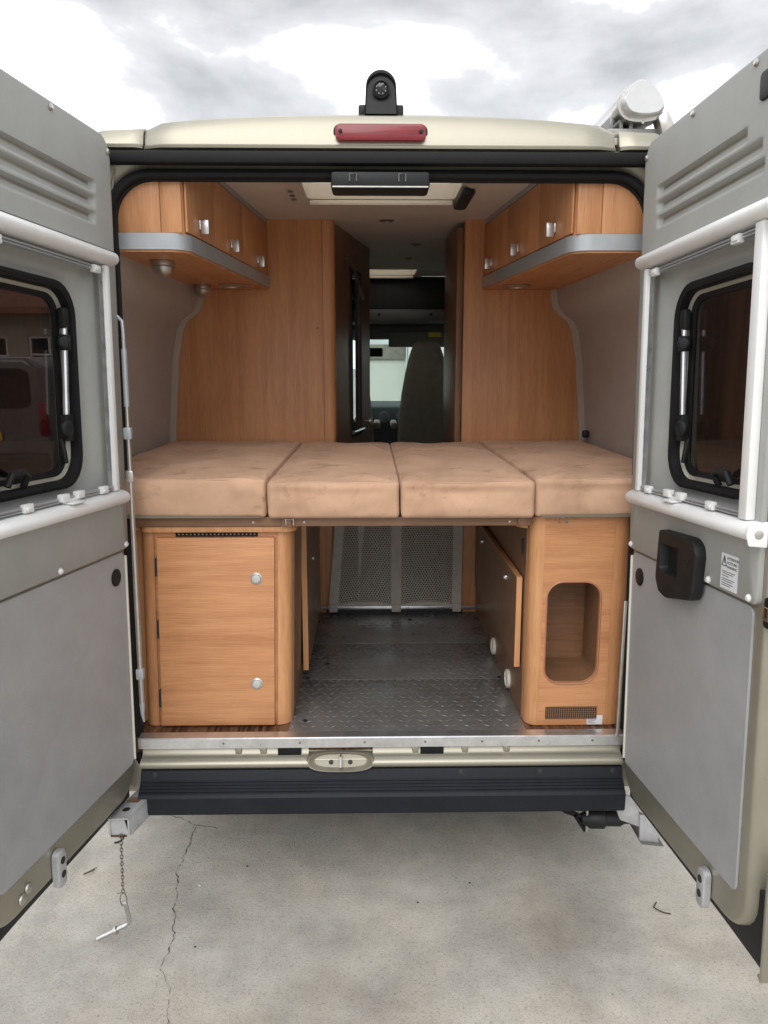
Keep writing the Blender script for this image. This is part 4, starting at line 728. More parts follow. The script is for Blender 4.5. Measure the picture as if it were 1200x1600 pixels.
# ================================================================== REAR DOORS
def rear_door(sx, o, d, label):
    """local frame of the hinge edge: X along the door to its free edge, Z up, Y to the room side (mirrored on the right)"""
    d = Vector(d).normalized(); zr = Vector((0, 0, 1)); n_in = Vector((d.y * -1, d.x, 0)) if sx < 0 else Vector((d.y, -d.x, 0))
    n_in.normalize()
    if n_in.x * sx > 0: n_in = -n_in
    w = (zr - d * d.z).normalized(); Y = n_in if sx < 0 else -n_in
    mx = Matrix(((d.x, Y.x, w.x), (d.y, Y.y, w.y), (d.z, Y.z, w.z))).to_4x4(); mx.translation = Vector(o) + Vector((0, 0, H))
    D = bpy.data.objects.new('rear_door', None); COL.objects.link(D); D.parent = van
    lm = world(van).inverted() @ mx; D.location = lm.to_translation(); D.rotation_euler = lm.to_euler(); D.empty_display_size = 0.1
    tag(D, label)
    sg = 1 if sx < 0 else -1
    def f(p): return Vector((p[0], p[1] * sg, p[2]))
    def B(mb, name, m, bevel=0.0, smooth=35, par=None): return mb.build(name, m, par or D, bevel, smooth=smooth, local=True)
    def mk(): return MB(f)
    def lp(r4, n, rad, k=6): return [(u, n, v) for u, v in rrect(*r4, rad, k)]
    WIN = (0.205, 0.655, 0.232, 0.772)
    # painted shell, rolled over towards the free edge
    EDG = 0.752
    RE0 = (0.055, 0.690, 0.172, 0.880)
    mb = mk(); mb.loft([lp(RE0, -0.09, 0.02), lp(RE0, -0.012, 0.02), lp((0.004, 0.736, -0.800, 1.216), -0.012, 0.092), lp((0.0, 0.742, -0.807, 1.220), -0.0145, 0.096), lp((-0.004, 0.748, -0.813, 1.224), -0.022, 0.100), lp((-0.008, 0.756, -0.816, 1.228), -0.050, 0.104), lp((-0.010, 0.770, -0.818, 1.230), -0.085, 0.108), lp(RE0, -0.09, 0.02)])
    B(mb, 'shell', 'champagne_inner', smooth=50)
    # outer skin with the dark plastic cladding low down
    ho = (WIN[0] - 0.01, WIN[1] + 0.01, WIN[2] - 0.01, WIN[3] + 0.01)
    sk = (-0.018, EDG + 0.034, -0.56, 1.240)
    mb = mk(); mb.loft([lp(ho, -0.090, 0.09), lp(sk, -0.090, 0.03), lp(sk, -0.098, 0.03), lp(ho, -0.098, 0.09), lp(ho, -0.090, 0.09)]); B(mb, 'outer_skin', 'champagne')
    mb = mk(); mb.prism([(-0.012, -0.62), (0.60, -0.62), (0.70, -0.66), (0.795, -0.68), (0.797, -0.850), (0.785, -0.860), (0.60, -0.852), (-0.008, -0.846)], 1, -0.058, -0.038); B(mb, 'lower_cladding', 'black_plastic', 0.003)
    mb = mk(); mb.box(-0.016, EDG + 0.030, -0.108, -0.099, -0.80, -0.561); B(mb, 'outer_cladding', 'black_plastic', 0.003)
    mb = mk(); mb.prism([(0.797, -0.60), (0.809, -0.60), (0.807, -0.866), (0.800, -0.876), (0.786, -0.862), (0.797, -0.852)], 1, -0.064, -0.022); B(mb, 'skin_edge', 'champagne', 0.003)
    mb = mk(); mb.tube([(-0.006, -0.07, -0.825), (0.35, -0.07, -0.828), (0.62, -0.07, -0.828)], 0.010, 8); B(mb, 'weather_strip', 'rubber')
    # lower trim panel
    mb = mk(); mb.loft([lp((0.014, 0.705, -0.712, -0.006), -0.0115, 0.02), lp((0.014, 0.705, -0.712, -0.006), -0.0075, 0.02), lp((0.0155, 0.7035, -0.7105, -0.0075), -0.006, 0.019)], False, True); B(mb, 'lower_panel', 'grey_panel', smooth=12)
    mb = mk(); mb.box(0.006, 0.0125, -0.0115, -0.001, -0.70, -0.02); B(mb, 'panel_bead', 'ivory', 0.002)
    mb = mk(); mb.lathe([(0.027, 0), (0.027, 0.004), (0.022, 0.006), (0.006, 0.006)], (0.075, -0.006, -0.076), (0, 1, 0), 24)
    B(mb, 'round_plug', 'black_plastic')
    # upper cover with louvres, then the recess round the window
    CO = (0.0, 0.728, 0.004, 0.896); RE = (0.060, 0.668, 0.178, 0.872)
    def louv(k):
        v = 1.052 - 0.0475 * k; u1 = (0.60, 0.66, 0.675)[k] if sx > 0 else 0.70
        return (0.100 + 0.004 * k, u1, v - 0.0175, v + 0.0175)
    us = [0.045, 0.099, *[x for x in (0.30, 0.50)], 0.70]
    # cover as a ring round the recess, the louvre band as its own panel
    mb = mk(); mb.loft([lp(CO, -0.0115, 0.014), lp(CO, 0.0, 0.014), lp((CO[0] + 0.004, CO[1] - 0.004, CO[2] + 0.003, CO[3] - 0.004), 0.003, 0.012), lp(RE, 0.003, 0.012), lp((RE[0] + 0.010, RE[1] - 0.010, RE[2] + 0.010, RE[3] - 0.012), -0.016, 0.02), lp((RE[0] + 0.050, RE[1] - 0.006, RE[2] + 0.016, RE[3] - 0.035), -0.018, 0.04), lp((RE[0] + 0.060, RE[1] - 0.004, RE[2] + 0.020, RE[3] - 0.045), -0.026, 0.06), lp((RE[0] + 0.098, RE[1] + 0.0, RE[2] + 0.026, RE[3] - 0.068), -0.028, 0.08), lp((RE[0] + 0.108, RE[1] + 0.002, RE[2] + 0.032, RE[3] - 0.078), -0.037, 0.085), lp((WIN[0] - 0.012, WIN[1] + 0.012, WIN[2] - 0.012, WIN[3] + 0.012), -0.038, 0.09), lp(WIN, -0.040, 0.085)])
    B(mb, 'upper_cover', 'grey_vinyl', smooth=50)
    # upper cover: one moulding with three sunk louvres
    nu, nv, rt, vt, vb = 110, 84, 0.065, 1.214, 0.8965; g_v = []; g_f = []
    def prof_(t_):   # depth across a louvre, t_ from its top edge (0) to its bottom edge (1)
        if t_ <= 0 or t_ >= 1: return 0.0
        if t_ < 0.25: q = t_ / 0.25; return 0.017 * q * q * (3 - 2 * q)
        if t_ < 0.72: return 0.017 - 0.006 * (t_ - 0.25) / 0.47
        q = (1 - t_) / 0.28; return 0.011 * q * q * (3 - 2 * q)
    for j in range(nv + 1):
        v = vb + (vt - vb) * j / nv; over = max(0.0, v - (vt - rt)); cut = rt - math.sqrt(max(0.0, rt * rt - over * over))
        u0, u1 = 0.0 + cut, 0.728 - cut
        for i in range(nu + 1):
            u = u0 + (u1 - u0) * i / nu; n_ = 0.003
            for k in range(3):
                c_v = 1.056 - 0.0435 * k; ua = 0.098 + 0.004 * k; ub = (0.575, 0.640, 0.655)[k]; hwid = 0.0185
                if ua < u < ub: n_ -= prof_((c_v + hwid - v) / (2 * hwid)) * min(1, (u - ua) / 0.012) * min(1, (ub - u) / 0.012)
            if min(i, nu - i) == 0 or j == nv: n_ = -0.002
            g_v.append((u, n_, v))
    for j in range(nv):
        for i in range(nu): q = j * (nu + 1) + i; g_f.append((q, q + 1, q + nu + 2, q + nu + 1))
    mb = mk(); mb.add(g_v, g_f); B(mb, 'louvred_cover', 'grey_vinyl', smooth=60)
    for u, v in ((0.020, 1.172), (0.305, 1.196), (0.600, 1.198), (0.018, 0.018), (0.385, 0.016), (0.700, 0.016)):
        if sx > 0 and u == 0.385: u = 0.514
        mb = mk(); mb.lathe([(0.009, 0), (0.009, 0.003), (0.005, 0.007)], (u, 0.003, v), (0, 1, 0), 12); B(mb, 'screw_cap', 'white_plastic' if v < 0.5 else 'satin_metal')
    # window: rubber surround, inner ivory ring, tinted pane, stay and catches
    wr = (WIN[0] - 0.006, WIN[1] + 0.006, WIN[2] - 0.006, WIN[3] + 0.006)
    mb = mk(); mb.loft([lp(wr, -0.032, 0.09), lp(wr, -0.020, 0.09), lp((wr[0] + 0.009, wr[1] - 0.009, wr[2] + 0.009, wr[3] - 0.009), -0.015, 0.085), lp((wr[0] + 0.019, wr[1] - 0.019, wr[2] + 0.019, wr[3] - 0.019), -0.020, 0.08), lp((wr[0] + 0.022, wr[1] - 0.022, wr[2] + 0.022, wr[3] - 0.022), -0.044, 0.075), lp(wr, -0.04, 0.09)]); B(mb, 'window_rubber', 'rubber', smooth=50)
    w1 = (WIN[0] + 0.014, WIN[1] - 0.014, WIN[2] + 0.014, WIN[3] - 0.014); w2 = (w1[0] + 0.022, w1[1] - 0.022, w1[2] + 0.012, w1[3] - 0.012)
    mb = mk(); mb.loft([lp(w1, -0.034, 0.07), lp(w1, -0.060, 0.07), lp(w2, -0.060, 0.06), lp(w2, -0.054, 0.06)]); B(mb, 'window_reveal', 'ivory', smooth=50)
    mb = mk(); mb.loft([lp(w2, -0.056, 0.06), lp(w2, -0.046, 0.06), lp((w2[0] + 0.016, w2[1] - 0.016, w2[2] + 0.014, w2[3] - 0.014), -0.050, 0.05), lp((w2[0] + 0.016, w2[1] - 0.016, w2[2] + 0.014, w2[3] - 0.014), -0.058, 0.05)]); B(mb, 'pane_edge', 'rubber', smooth=50)
    mb = mk(); mb.loft([lp((w2[0] + 0.012, w2[1] - 0.012, w2[2] + 0.010, w2[3] - 0.010), -0.056, 0.05), lp((w2[0] + 0.012, w2[1] - 0.012, w2[2] + 0.010, w2[3] - 0.010), -0.059, 0.05)], True, True); B(mb, 'pane', 'tinted_glass')
    us_ = w1[0] + 0.024
    mb = mk(); mb.tube([(us_ - 0.004, -0.031, 0.702), (us_ + 0.012, -0.031, 0.425)], 0.0085, 10); B(mb, 'window_stay', 'aluminium')
    mb = mk(); mb.box(us_ - 0.018, us_ + 0.010, -0.044, -0.022, 0.655, 0.712); B(mb, 'stay_bracket', 'black_plastic', 0.006)
    mb = mk(); mb.lathe([(0.010, -0.010), (0.012, 0.0), (0.017, 0.008), (0.018, 0.020), (0.012, 0.025)], (us_ + 0.012, -0.028, 0.618), (0.75, 0.6, 0.0), 12); mb.box(us_ - 0.012, us_ + 0.016, -0.042, -0.018, 0.598, 0.640); B(mb, 'stay_knob', 'black_plastic', 0.004)
    mb = mk(); mb.lathe([(0.014, 0), (0.021, 0.005), (0.023, 0.016), (0.014, 0.021)], (us_ + 0.024, -0.034, 0.388), (0.2, 1, 0), 14); mb.box(us_ - 0.016, us_ + 0.018, -0.048, -0.026, 0.352, 0.425); mb.tube([(us_ + 0.012, -0.05, 0.36), (us_ + 0.010, -0.041, 0.29)], 0.008, 8); B(mb, 'stay_foot', 'black_plastic', 0.004)
    mb = mk(); mb.tube([(0.455, -0.041, w1[2] + 0.002), (0.455, -0.026, w1[2] + 0.030), (0.475, -0.022, w1[2] + 0.042), (0.525, -0.022, w1[2] + 0.040), (0.540, -0.026, w1[2] + 0.012)], 0.009, 8); B(mb, 'window_catch', 'black_plastic')
    # roller blind: top and bottom cassettes, side rails, guide rails, clips
    BU0, BU1 = 0.046, 0.752
    def bar(v0, v1, nmax, name):
        prof = []
        for k in range(11):
            a = math.pi * k / 10; prof.append((0.003 + nmax * math.sin(a) ** 0.8, (v0 + v1) / 2 + (v1 - v0) / 2 * math.cos(a)))
        mb = mk(); loops = []
        for u, sc_ in ((BU0, 0.80), (BU0 + 0.003, 0.92), (BU0 + 0.010, 1.0), (BU1 - 0.006, 1.0), (BU1, 0.94)):
            loops.append([(u, 0.003 + (n - 0.003) * sc_, (v0 + v1) / 2 + (v - (v0 + v1) / 2) * sc_) for n, v in prof])
        mb.loft(loops, True, True); return B(mb, name, 'white_plastic', smooth=50)
    bar(0.845, 0.889, 0.040, 'blind_cassette'); bar(0.150, 0.195, 0.042, 'blind_cassette')
    for u, v in ((BU1 + 0.001, 0.172), (BU1 + 0.001, 0.867)):
        mb = mk(); mb.prism([(0.002, v - 0.03), (0.045, v - 0.026), (0.052, v), (0.045, v + 0.024), (0.002, v + 0.028)], 0, u, u + 0.006); B(mb, 'cassette_end', 'white_plastic', 0.003)
        mb = mk(); mb.lathe([(0.010, 0), (0.010, 0.002), (0.006, 0.003)], (u + 0.006, 0.024, v), (1, 0, 0), 12); B(mb, 'end_screw', 'satin_metal')
    for u0, u1 in ((0.082, 0.104), (0.672, 0.706)):
        mb = mk(); mb.box(u0, u1, 0.0035, 0.026, 0.196, 0.843); B(mb, 'blind_rail', 'white_plastic', 0.003)
        mb = mk(); mb.box(u1, u1 + 0.0045, 0.0035, 0.016, 0.198, 0.841) if u0 < 0.3 else mb.box(u0 - 0.0045, u0, 0.0035, 0.016, 0.198, 0.841); B(mb, 'rail_lip', 'aluminium')
    for v, nm in ((0.829, 'guide_bar'), (0.205, 'guide_bar')):
        mb = mk(); mb.box(0.106, 0.670, 0.006, 0.014, v - 0.006, v + 0.007); mb.box(0.106, 0.670, 0.014, 0.019, v + 0.002, v + 0.006); mb.box(0.106, 0.670, 0.014, 0.019, v - 0.005, v - 0.002); B(mb, nm, 'trim_grey')
    for u, v in ((0.150, 0.826), (0.590, 0.826), (0.168, 0.208), (0.535, 0.208)):
        mb = mk(); mb.box(u - 0.018, u + 0.018, 0.012, 0.027, v - 0.011, v + 0.010); mb.box(u - 0.008, u + 0.014, 0.026, 0.031, v - 0.006, v + 0.004); B(mb, 'clip', 'white_plastic', 0.003)
    mb = mk(); mb.box(0.285, 0.320, 0.012, 0.030, 0.202, 0.222); mb.box(0.360, 0.395, 0.012, 0.030, 0.202, 0.222); mb.box(0.300, 0.380, 0.016, 0.024, 0.195, 0.206); mb.box(0.310, 0.372, 0.022, 0.046, 0.193, 0.198); B(mb, 'blind_latch', 'white_plastic', 0.003)
    # small grey contact plate low on the door
    uu = 0.475 if sx < 0 else 0.575
    mb = mk(); mb.loft([lp((uu - 0.030, uu + 0.012, -0.842, -0.735), -0.010, 0.018), lp((uu - 0.030, uu + 0.012, -0.842, -0.735), 0.006, 0.018), lp((uu - 0.026, uu + 0.008, -0.838, -0.739), 0.009, 0.016)], True, True); cp = B(mb, 'contact_plate', 'galvanised')
    for v in (-0.765, -0.805):
        mb = mk(); mb.lathe([(0.010, 0), (0.010, 0.0015)], (uu - 0.010, 0.009, v), (0, 1, 0), 14); B(mb, 'contact_hole', 'cab_dark')
    if sx < 0:
        mb = mk(); mb.lathe([(0.014, 0), (0.012, 0.004), (0.004, 0.006)], (0.590, -0.011, -0.765), (0, 1, 0), 12); B(mb, 'bolt_head', 'satin_metal')
        mb = mk(); mb.lathe([(0.014, 0), (0.012, 0.004), (0.004, 0.006)], (0.617, -0.011, -0.778), (0, 1, 0), 12); B(mb, 'bolt_head', 'satin_metal')
    else:
        # pull handle, warning label, lock
        mb = mk(); pts = [(0.276, 0.106), (0.455, 0.112), (0.484, 0.100), (0.497, 0.075), (0.484, -0.030), (0.470, -0.050), (0.33, -0.078), (0.285, -0.068), (0.263, -0.034)]
        def hl(k, n, c=(0.378, 0.02)): return [(c[0] + (u - c[0]) * k, n, c[1] + (v - c[1]) * k) for u, v in pts]
        hq = [(0.290, 0.070), (0.33, 0.071), (0.36, 0.071), (0.396, 0.070), (0.397, 0.03), (0.395, -0.004), (0.35, -0.008), (0.308, -0.009), (0.291, 0.0)]
        def nearest(p):
            return p
        ang = lambda p: math.atan2(p[1] - 0.028, p[0] - 0.344)
        N = 72
        def ray_poly(poly, a, c=(0.344, 0.028)):
            best = None; dx, dy = math.cos(a), math.sin(a)
            for (ax, ay), (bx, by) in zip(poly, poly[1:] + poly[:1]):
                ex, ey = bx - ax, by - ay; den = dx * ey - dy * ex
                if abs(den) < 1e-9: continue
                t_ = ((ax - c[0]) * ey - (ay - c[1]) * ex) / den; s_ = ((ax - c[0]) * dy - (ay - c[1]) * dx) / den
                if t_ > 0 and -1e-6 <= s_ <= 1 + 1e-6: best = t_ if best is None else max(best, t_)
            return (c[0] + dx * best, c[1] + dy * best)
        oo = [ray_poly(pts, 2 * math.pi * k / N) for k in range(N)]; ii = [ray_poly(hq, 2 * math.pi * k / N) for k in range(N)]
        def sc3(ps, k, n): return [(0.344 + (u - 0.344) * k, n, 0.028 + (v - 0.028) * k) for u, v in ps]
        mb.loft([sc3(oo, 1.0, 0.002), sc3(oo, 1.0, 0.024), sc3(oo, 0.975, 0.031), sc3(ii, 1.03, 0.031), sc3(ii, 1.0, 0.028), sc3(ii, 0.93, 0.007)], False, True); hd_ = B(mb, 'pull_handle', 'black_plastic', smooth=40); tag(hd_, 'black moulded pull handle with a square recess')
        mb = mk(); mb.lathe([(0.008, 0), (0.008, 0.001)], (0.452, 0.0312, 0.050), (0, 1, 0), 12); B(mb, 'screw_hole', 'hole_black')
        mb = mk(); mb.box(0.572, 0.648, 0.0032, 0.0040, 0.012, 0.098); wl = B(mb, 'warning_label', 'label_paper')
        # right door: text runs from hinge (left in view) to free edge; room side is -Y locally
        base = Matrix.Rotation(math.radians(90), 4, 'X')
        for k, s_ in enumerate(('ATTENTION', 'ACHTUNG', 'WARNING')):
            text('print', s_, 0.0095, 'ink', D, Matrix.Translation((0.599, -0.0043, 0.085 - 0.0105 * k)) @ base)
        tri = [(0.577, 0.068), (0.597, 0.068), (0.587, 0.092)]
        for a, b_ in zip(tri, tri[1:] + tri[:1]):
            mb = mk(); mb.tube([(a[0], 0.0045, a[1]), (b_[0], 0.0045, b_[1])], 0.0011, 5); B(mb, 'print', 'ink')
        mb = mk(); mb.box(0.5862, 0.5878, 0.0041, 0.0048, 0.074, 0.085); B(mb, 'print', 'ink')
        for k, (v, ln_) in enumerate(((0.054, 0.058), (0.049, 0.050), (0.043, 0.030), (0.036, 0.056), (0.031, 0.046), (0.025, 0.052), (0.020, 0.040))):
            mb = mk(); mb.box(0.579, 0.579 + ln_, 0.0041, 0.0046, v, v + 0.0014); B(mb, 'print', 'ink')
        mb = mk(); mb.prism(rrect(0.625, 0.70, 1.105, 1.165, 0.012), 1, -0.004, 0.009); B(mb, 'upper_latch', 'black_plastic', 0.003)
        mb = mk(); mb.prism(rrect(0.744, 0.80, -0.040, 0.030, 0.010), 1, -0.030, -0.006); B(mb, 'lock', 'black_plastic', 0.003)
        mb = mk(); mb.box(0.757, 0.785, -0.006, 0.004, -0.020, 0.012); B(mb, 'lock_bolt', 'chrome', 0.003)
    return D
rear_door(-1, (-0.803, -0.03, 1.206), (-0.1642, -0.9858, 0.0344), 'left rear door swung open with a roller blind round its window')
rear_door(1, (0.785, -0.03, 1.200), (0.0585, -0.9971, 0.0492), 'right rear door swung open with a black pull handle and label')
# chrome guide strip on the right jamb, black peg beside the cushion
mb = MB(); mb.box(0.772, 0.784, -0.045, -0.036, 0.56, 1.03); mb.build('jamb_strip', 'satin_metal', van, 0.003)
mb = MB(); mb.box(0.955, 0.985, 1.18, 1.21, 1.44, 1.475); mb.build('peg', 'black_plastic', van, 0.008)

# ================================================================== LOOSE THINGS
def cushion(x0, x1, y0, y1, z0, z1, seed, label, crease, zipper):
    th = empty('bed_cushion', ((x0 + x1) / 2, (y0 + y1) / 2, z0)); tag(th, label, 'cushion', 'suede cushions of the bed')
    nx, ny, nz2 = 44, 60, 16; r = 0.014; bm = bmesh.new(); cache = {}
    def ctr(i, n): # denser near the edges
        t_ = i / n; return t_
    def P(i, j, k):
        key = (i, j, k)
        if key in cache: return cache[key]
        def ed(t_): return 0.5 - 0.5 * math.copysign(abs(math.cos(math.pi * t_)) ** 0.8, math.cos(math.pi * t_))
        u, v, w_ = ed(i / nx), ed(j / ny), ed(k / nz2)
        x, y, z = x0 + (x1 - x0) * u, y0 + (y1 - y0) * v, z0 + (z1 - z0) * w_
        # rounded edges
        cx_, cy_, cz_ = min(max(x, x0 + r), x1 - r), min(max(y, y0 + r), y1 - r), min(max(z, z0 + r), z1 - r)
        dv_ = Vector((x - cx_, y - cy_, z - cz_))
        nd = sum(1 for q in dv_ if abs(q) > 1e-9)
        if nd > 1 and dv_.length > 1e-9:
            m_ = max(abs(q) for q in dv_); dv_ = dv_.normalized() * (m_ * 0.55 + r * 0.45 if nd > 1 else m_)
            dv_ = dv_.normalized() * min(dv_.length, r)
        p = Vector((cx_, cy_, cz_)) + dv_
        q = Vector((p.x * 5 + seed * 3.1, p.y * 5, p.z * 6))
        d1 = mnoise.noise(q) * 0.010 + mnoise.noise(q * 3.1) * 0.006 + mnoise.noise(q * 7.3) * 0.002
        if k == nz2:
            eu, ev = min(u, 1 - u), min(v, 1 - v); puff = min(1, eu * 6) * min(1, ev * 7)
            p.z += 0.010 * puff + d1 * puff * 1.3 - 0.004
            # soft pulled folds running in from the corners
            for cxn, cyn in ((x0, y0), (x1, y0), (x0, y1), (x1, y1)):
                dd = math.hypot(p.x - cxn, p.y - cyn)
                if dd < 0.24: p.z += 0.008 * math.sin(math.atan2(abs(p.y - cyn), abs(p.x - cxn)) * 9 + seed) * (1 - dd / 0.24) * min(1, dd / 0.06)
        elif k == 0: pass
        if j == 0:
            bul = min(1, min(u, 1 - u) * 9) * min(1, min(w_, 1 - w_) * 4)
            p.y -= 0.007 * bul + d1 * bul * 1.2
            if crease: p.y += 0.0085 * math.exp(-((p.z - (z1 - 0.036 + 0.002 * math.sin(p.x * 9))) / 0.008) ** 2) * min(1, min(u - (0.0), crease - u) * 14 if u < crease else 0)
            p.y += 0.004 * math.exp(-((p.z - z0 - 0.02) / 0.012) ** 2) * mnoise.noise(Vector((p.x * 14, seed, 0)))
        if w_ > 0.5:   # the top edges wander a little, as sewn foam does
            p.z += 0.0055 * mnoise.noise(Vector((p.x * 6 + seed, p.y * 6, 3.0))); p.y += (0.003 * mnoise.noise(Vector((p.x * 8, seed * 2.0, 1.0))) if v < 0.1 else 0)
        p.x += 0.0022 * mnoise.noise(Vector((p.z * 12, p.y * 7, seed * 5.0)))
        cache[key] = bm.verts.new(p); return cache[key]
    def face(a, b_, c, d): bm.faces.new((a, b_, c, d))
    for i in range(nx):
        for j in range(ny):
            face(P(i, j, nz2), P(i + 1, j, nz2), P(i + 1, j + 1, nz2), P(i, j + 1, nz2)); face(P(i, j, 0), P(i, j + 1, 0), P(i + 1, j + 1, 0), P(i + 1, j, 0))
        for k in range(nz2):
            face(P(i, 0, k), P(i + 1, 0, k), P(i + 1, 0, k + 1), P(i, 0, k + 1)); face(P(i, ny, k), P(i, ny, k + 1), P(i + 1, ny, k + 1), P(i + 1, ny, k))
    for j in range(ny):
        for k in range(nz2):
            face(P(0, j, k), P(0, j, k + 1), P(0, j + 1, k + 1), P(0, j + 1, k)); face(P(nx, j, k), P(nx, j + 1, k), P(nx, j + 1, k + 1), P(nx, j, k + 1))
    bmesh.ops.recalc_face_normals(bm, faces=bm.faces)
    inv = world(th).inverted(); loc = {}
    def top(u_, v_):   # surface point for the piping
        return None
    for v in bm.verts: v.co = inv @ (v.co + Vector((0, 0, H)))
    me = bpy.data.meshes.new('cover'); bm.to_mesh(me); bm.free(); me.materials.append(M['suede']); me.shade_smooth()
    ob = bpy.data.objects.new('cover', me); COL.objects.link(ob); ob.parent = th
    # stitched seam round the top edge
    pth = [Vector((x, y0 + 0.0035 + 0.001 * math.sin(x * 40), z1 - 0.0075 + 0.0012 * math.sin(x * 23 + seed))) for x in [x0 + 0.012 + (x1 - x0 - 0.024) * k / 40 for k in range(41)]]
    pr_ = [Vector((x1 - 0.0035, y, z1 - 0.0075)) for y in [y0 + 0.02 + (y1 - y0 - 0.04) * k / 20 for k in range(21)]]
    pl_ = [Vector((x0 + 0.0035, y, z1 - 0.0075)) for y in [y0 + 0.02 + (y1 - y0 - 0.04) * k / 20 for k in range(21)]]
    mb = MB(); mb.tube(pl_[::-1] + pth + pr_, 0.0026, 6); mb.build('seam', 'suede', th)
    pth = [Vector((x, y0 + 0.006, z0 + 0.006)) for x in [x0 + 0.014 + (x1 - x0 - 0.028) * k / 20 for k in range(21)]]
    mb = MB(); mb.tube(pth, 0.003, 6); mb.build('bottom_seam', 'zip_tape', th)
    if zipper:
        mb = MB(); n = 24; lo = []
        for k in range(n + 1):
            x = x0 + 0.02 + (x1 - x0 - 0.04) * k / n; q = k / n; hgt = 0.012 * (1 - q) + 0.004 if zipper < 0 else 0.006 + 0.011 * q
            lo.append([(x, y0 + 0.010, z0 + 0.002), (x, y0 - 0.0035, z0 + 0.001), (x, y0 - 0.0045, z0 + hgt), (x, y0 + 0.010, z0 + hgt)])
        mb.loft(lo, True, True); mb.build('zip_strip', 'zip_tape', th)
    return th
cushion(-0.985, -0.3735, 0.030, 1.294, 1.2905, 1.421, 1, 'plain suede cushion furthest left, above the closed beech cupboard', 0, -1)
cushion(-0.3675, 0.0525, 0.012, 1.290, 1.2905, 1.412, 2, 'suede cushion left of the middle gap, crease stopping before its right edge', 0.92, 0)
cushion(0.0575, 0.4855, 0.008, 1.290, 1.2905, 1.412, 3, 'suede cushion right of the middle gap, creased across its whole front', 1.0, 0)
cushion(0.4905, 0.985, 0.028, 1.294, 1.2905, 1.420, 4, 'suede cushion furthest right, above the oval niche', 1.0, 1)

# --- cargo net hung below the bed
net = empty('cargo_net', (0.08, 1.285, 0.575)); tag(net, 'grey beige cargo net with webbing bands hung below the bed', 'net')
def nx_(x, z):   # the net pulls inward towards the top
    return x + (0.035 if x < -0.1 else 0.0) * (z - 0.58) / 0.42
def wave(x): return 0.012 * abs(math.sin((x + 0.22) * math.pi / 0.305)) if x < 0.38 else 0.0
def band(xa, xb, z0, z1, name='webbing'):
    mb = MB(); lo = []
    for k in range(9):
        z = z0 + (z1 - z0) * k / 8; y = 1.285 + 0.003 * math.sin(z * 14 + xa * 9)
        lo.append([(nx_(xa, z), y - 0.002, z), (nx_(xb, z), y - 0.002, z), (nx_(xb, z), y + 0.002, z), (nx_(xa, z), y + 0.002, z)])
    mb.loft(lo, True, True); return mb.build(name, 'net_fabric', net)
band(-0.250, -0.203, 0.577, 1.256); band(0.062, 0.112, 0.577, 1.256); band(0.366, 0.412, 0.577, 1.256)
for xa, xb in ((-0.203, 0.062), (0.112, 0.366)):
    mb = MB(); p = 0.0130; hgt = p * 0.866; rows = int(0.655 / hgt); cols = int((xb - xa) / p); hw = 0.0021
    def rib(a, b_):
        d = (b_ - a); s_ = Vector((-d.z, 0, d.x)).normalized() * hw
        mb.add([a - s_, b_ - s_, b_ + s_, a + s_], [(0, 1, 2, 3)])
    def NP(i, j, dz=0.0):
        x = xa + (i + (0.5 if j % 2 else 0.0)) * (xb - xa) / (cols + 0.5); q = (x - xa) / (xb - xa); zb = 0.600 + 0.014 * math.sin(math.pi * q)
        z = zb + (1.256 - zb) * (j + dz) / rows
        return Vector((nx_(x, z), 1.285 + 0.008 * math.sin(q * math.pi) * math.sin(z * 5), z))
    for j in range(rows):
        for i in range(cols + 1):
            a = NP(i, j, 0.33); rib(NP(i, j, -0.0), a)
            if j % 2: 
                rib(a, NP(i, j + 1)); 
                if i < cols: rib(a, NP(i + 1, j + 1))
            else:
                rib(a, NP(i, j + 1))
                if i > 0: rib(a, NP(i - 1, j + 1))
    nm_ = mb.build('net_mesh', 'net_fabric', net, smooth=0); nm_['kind'] = 'stuff'
    mb = MB(); lo = []
    for k in range(17):
        q = k / 16; x = xa + (xb - xa) * q; z = 0.590 + 0.014 * math.sin(math.pi * q); lo.append([(x, 1.281, z - 0.008), (x, 1.281, z + 0.013), (x, 1.2845, z + 0.013), (x, 1.2845, z - 0.008)])
    mb.loft(lo, True, True); mb.build('hem', 'net_fabric', net)
for xa, xb in ((-0.250, -0.203), (0.062, 0.112), (0.366, 0.412)):
    mb = MB(); mb.box(xa + 0.002, xb - 0.002, 1.271, 1.2755, 0.566, 0.606); mb.build('loop', 'net_fabric', net, 0.002)
mb = MB(); mb.box(-0.318, 0.484, 1.2765, 1.2815, 0.577, 0.594); rb = mb.build('floor_rail', 'aluminium', van, 0.002)
mb = MB(); mb.box(-0.26, 0.42, 1.30, 1.309, 0.555, 0.578); mb.build('brush_strip', 'cab_dark', van)
for x in (-0.310, 0.476): mb = MB(); mb.lathe([(0.006, 0), (0.006, 0.003)], (x, 1.2765, 0.585), (0, -1, 0), 10); mb.build('rail_screw', 'silver_dark', van)

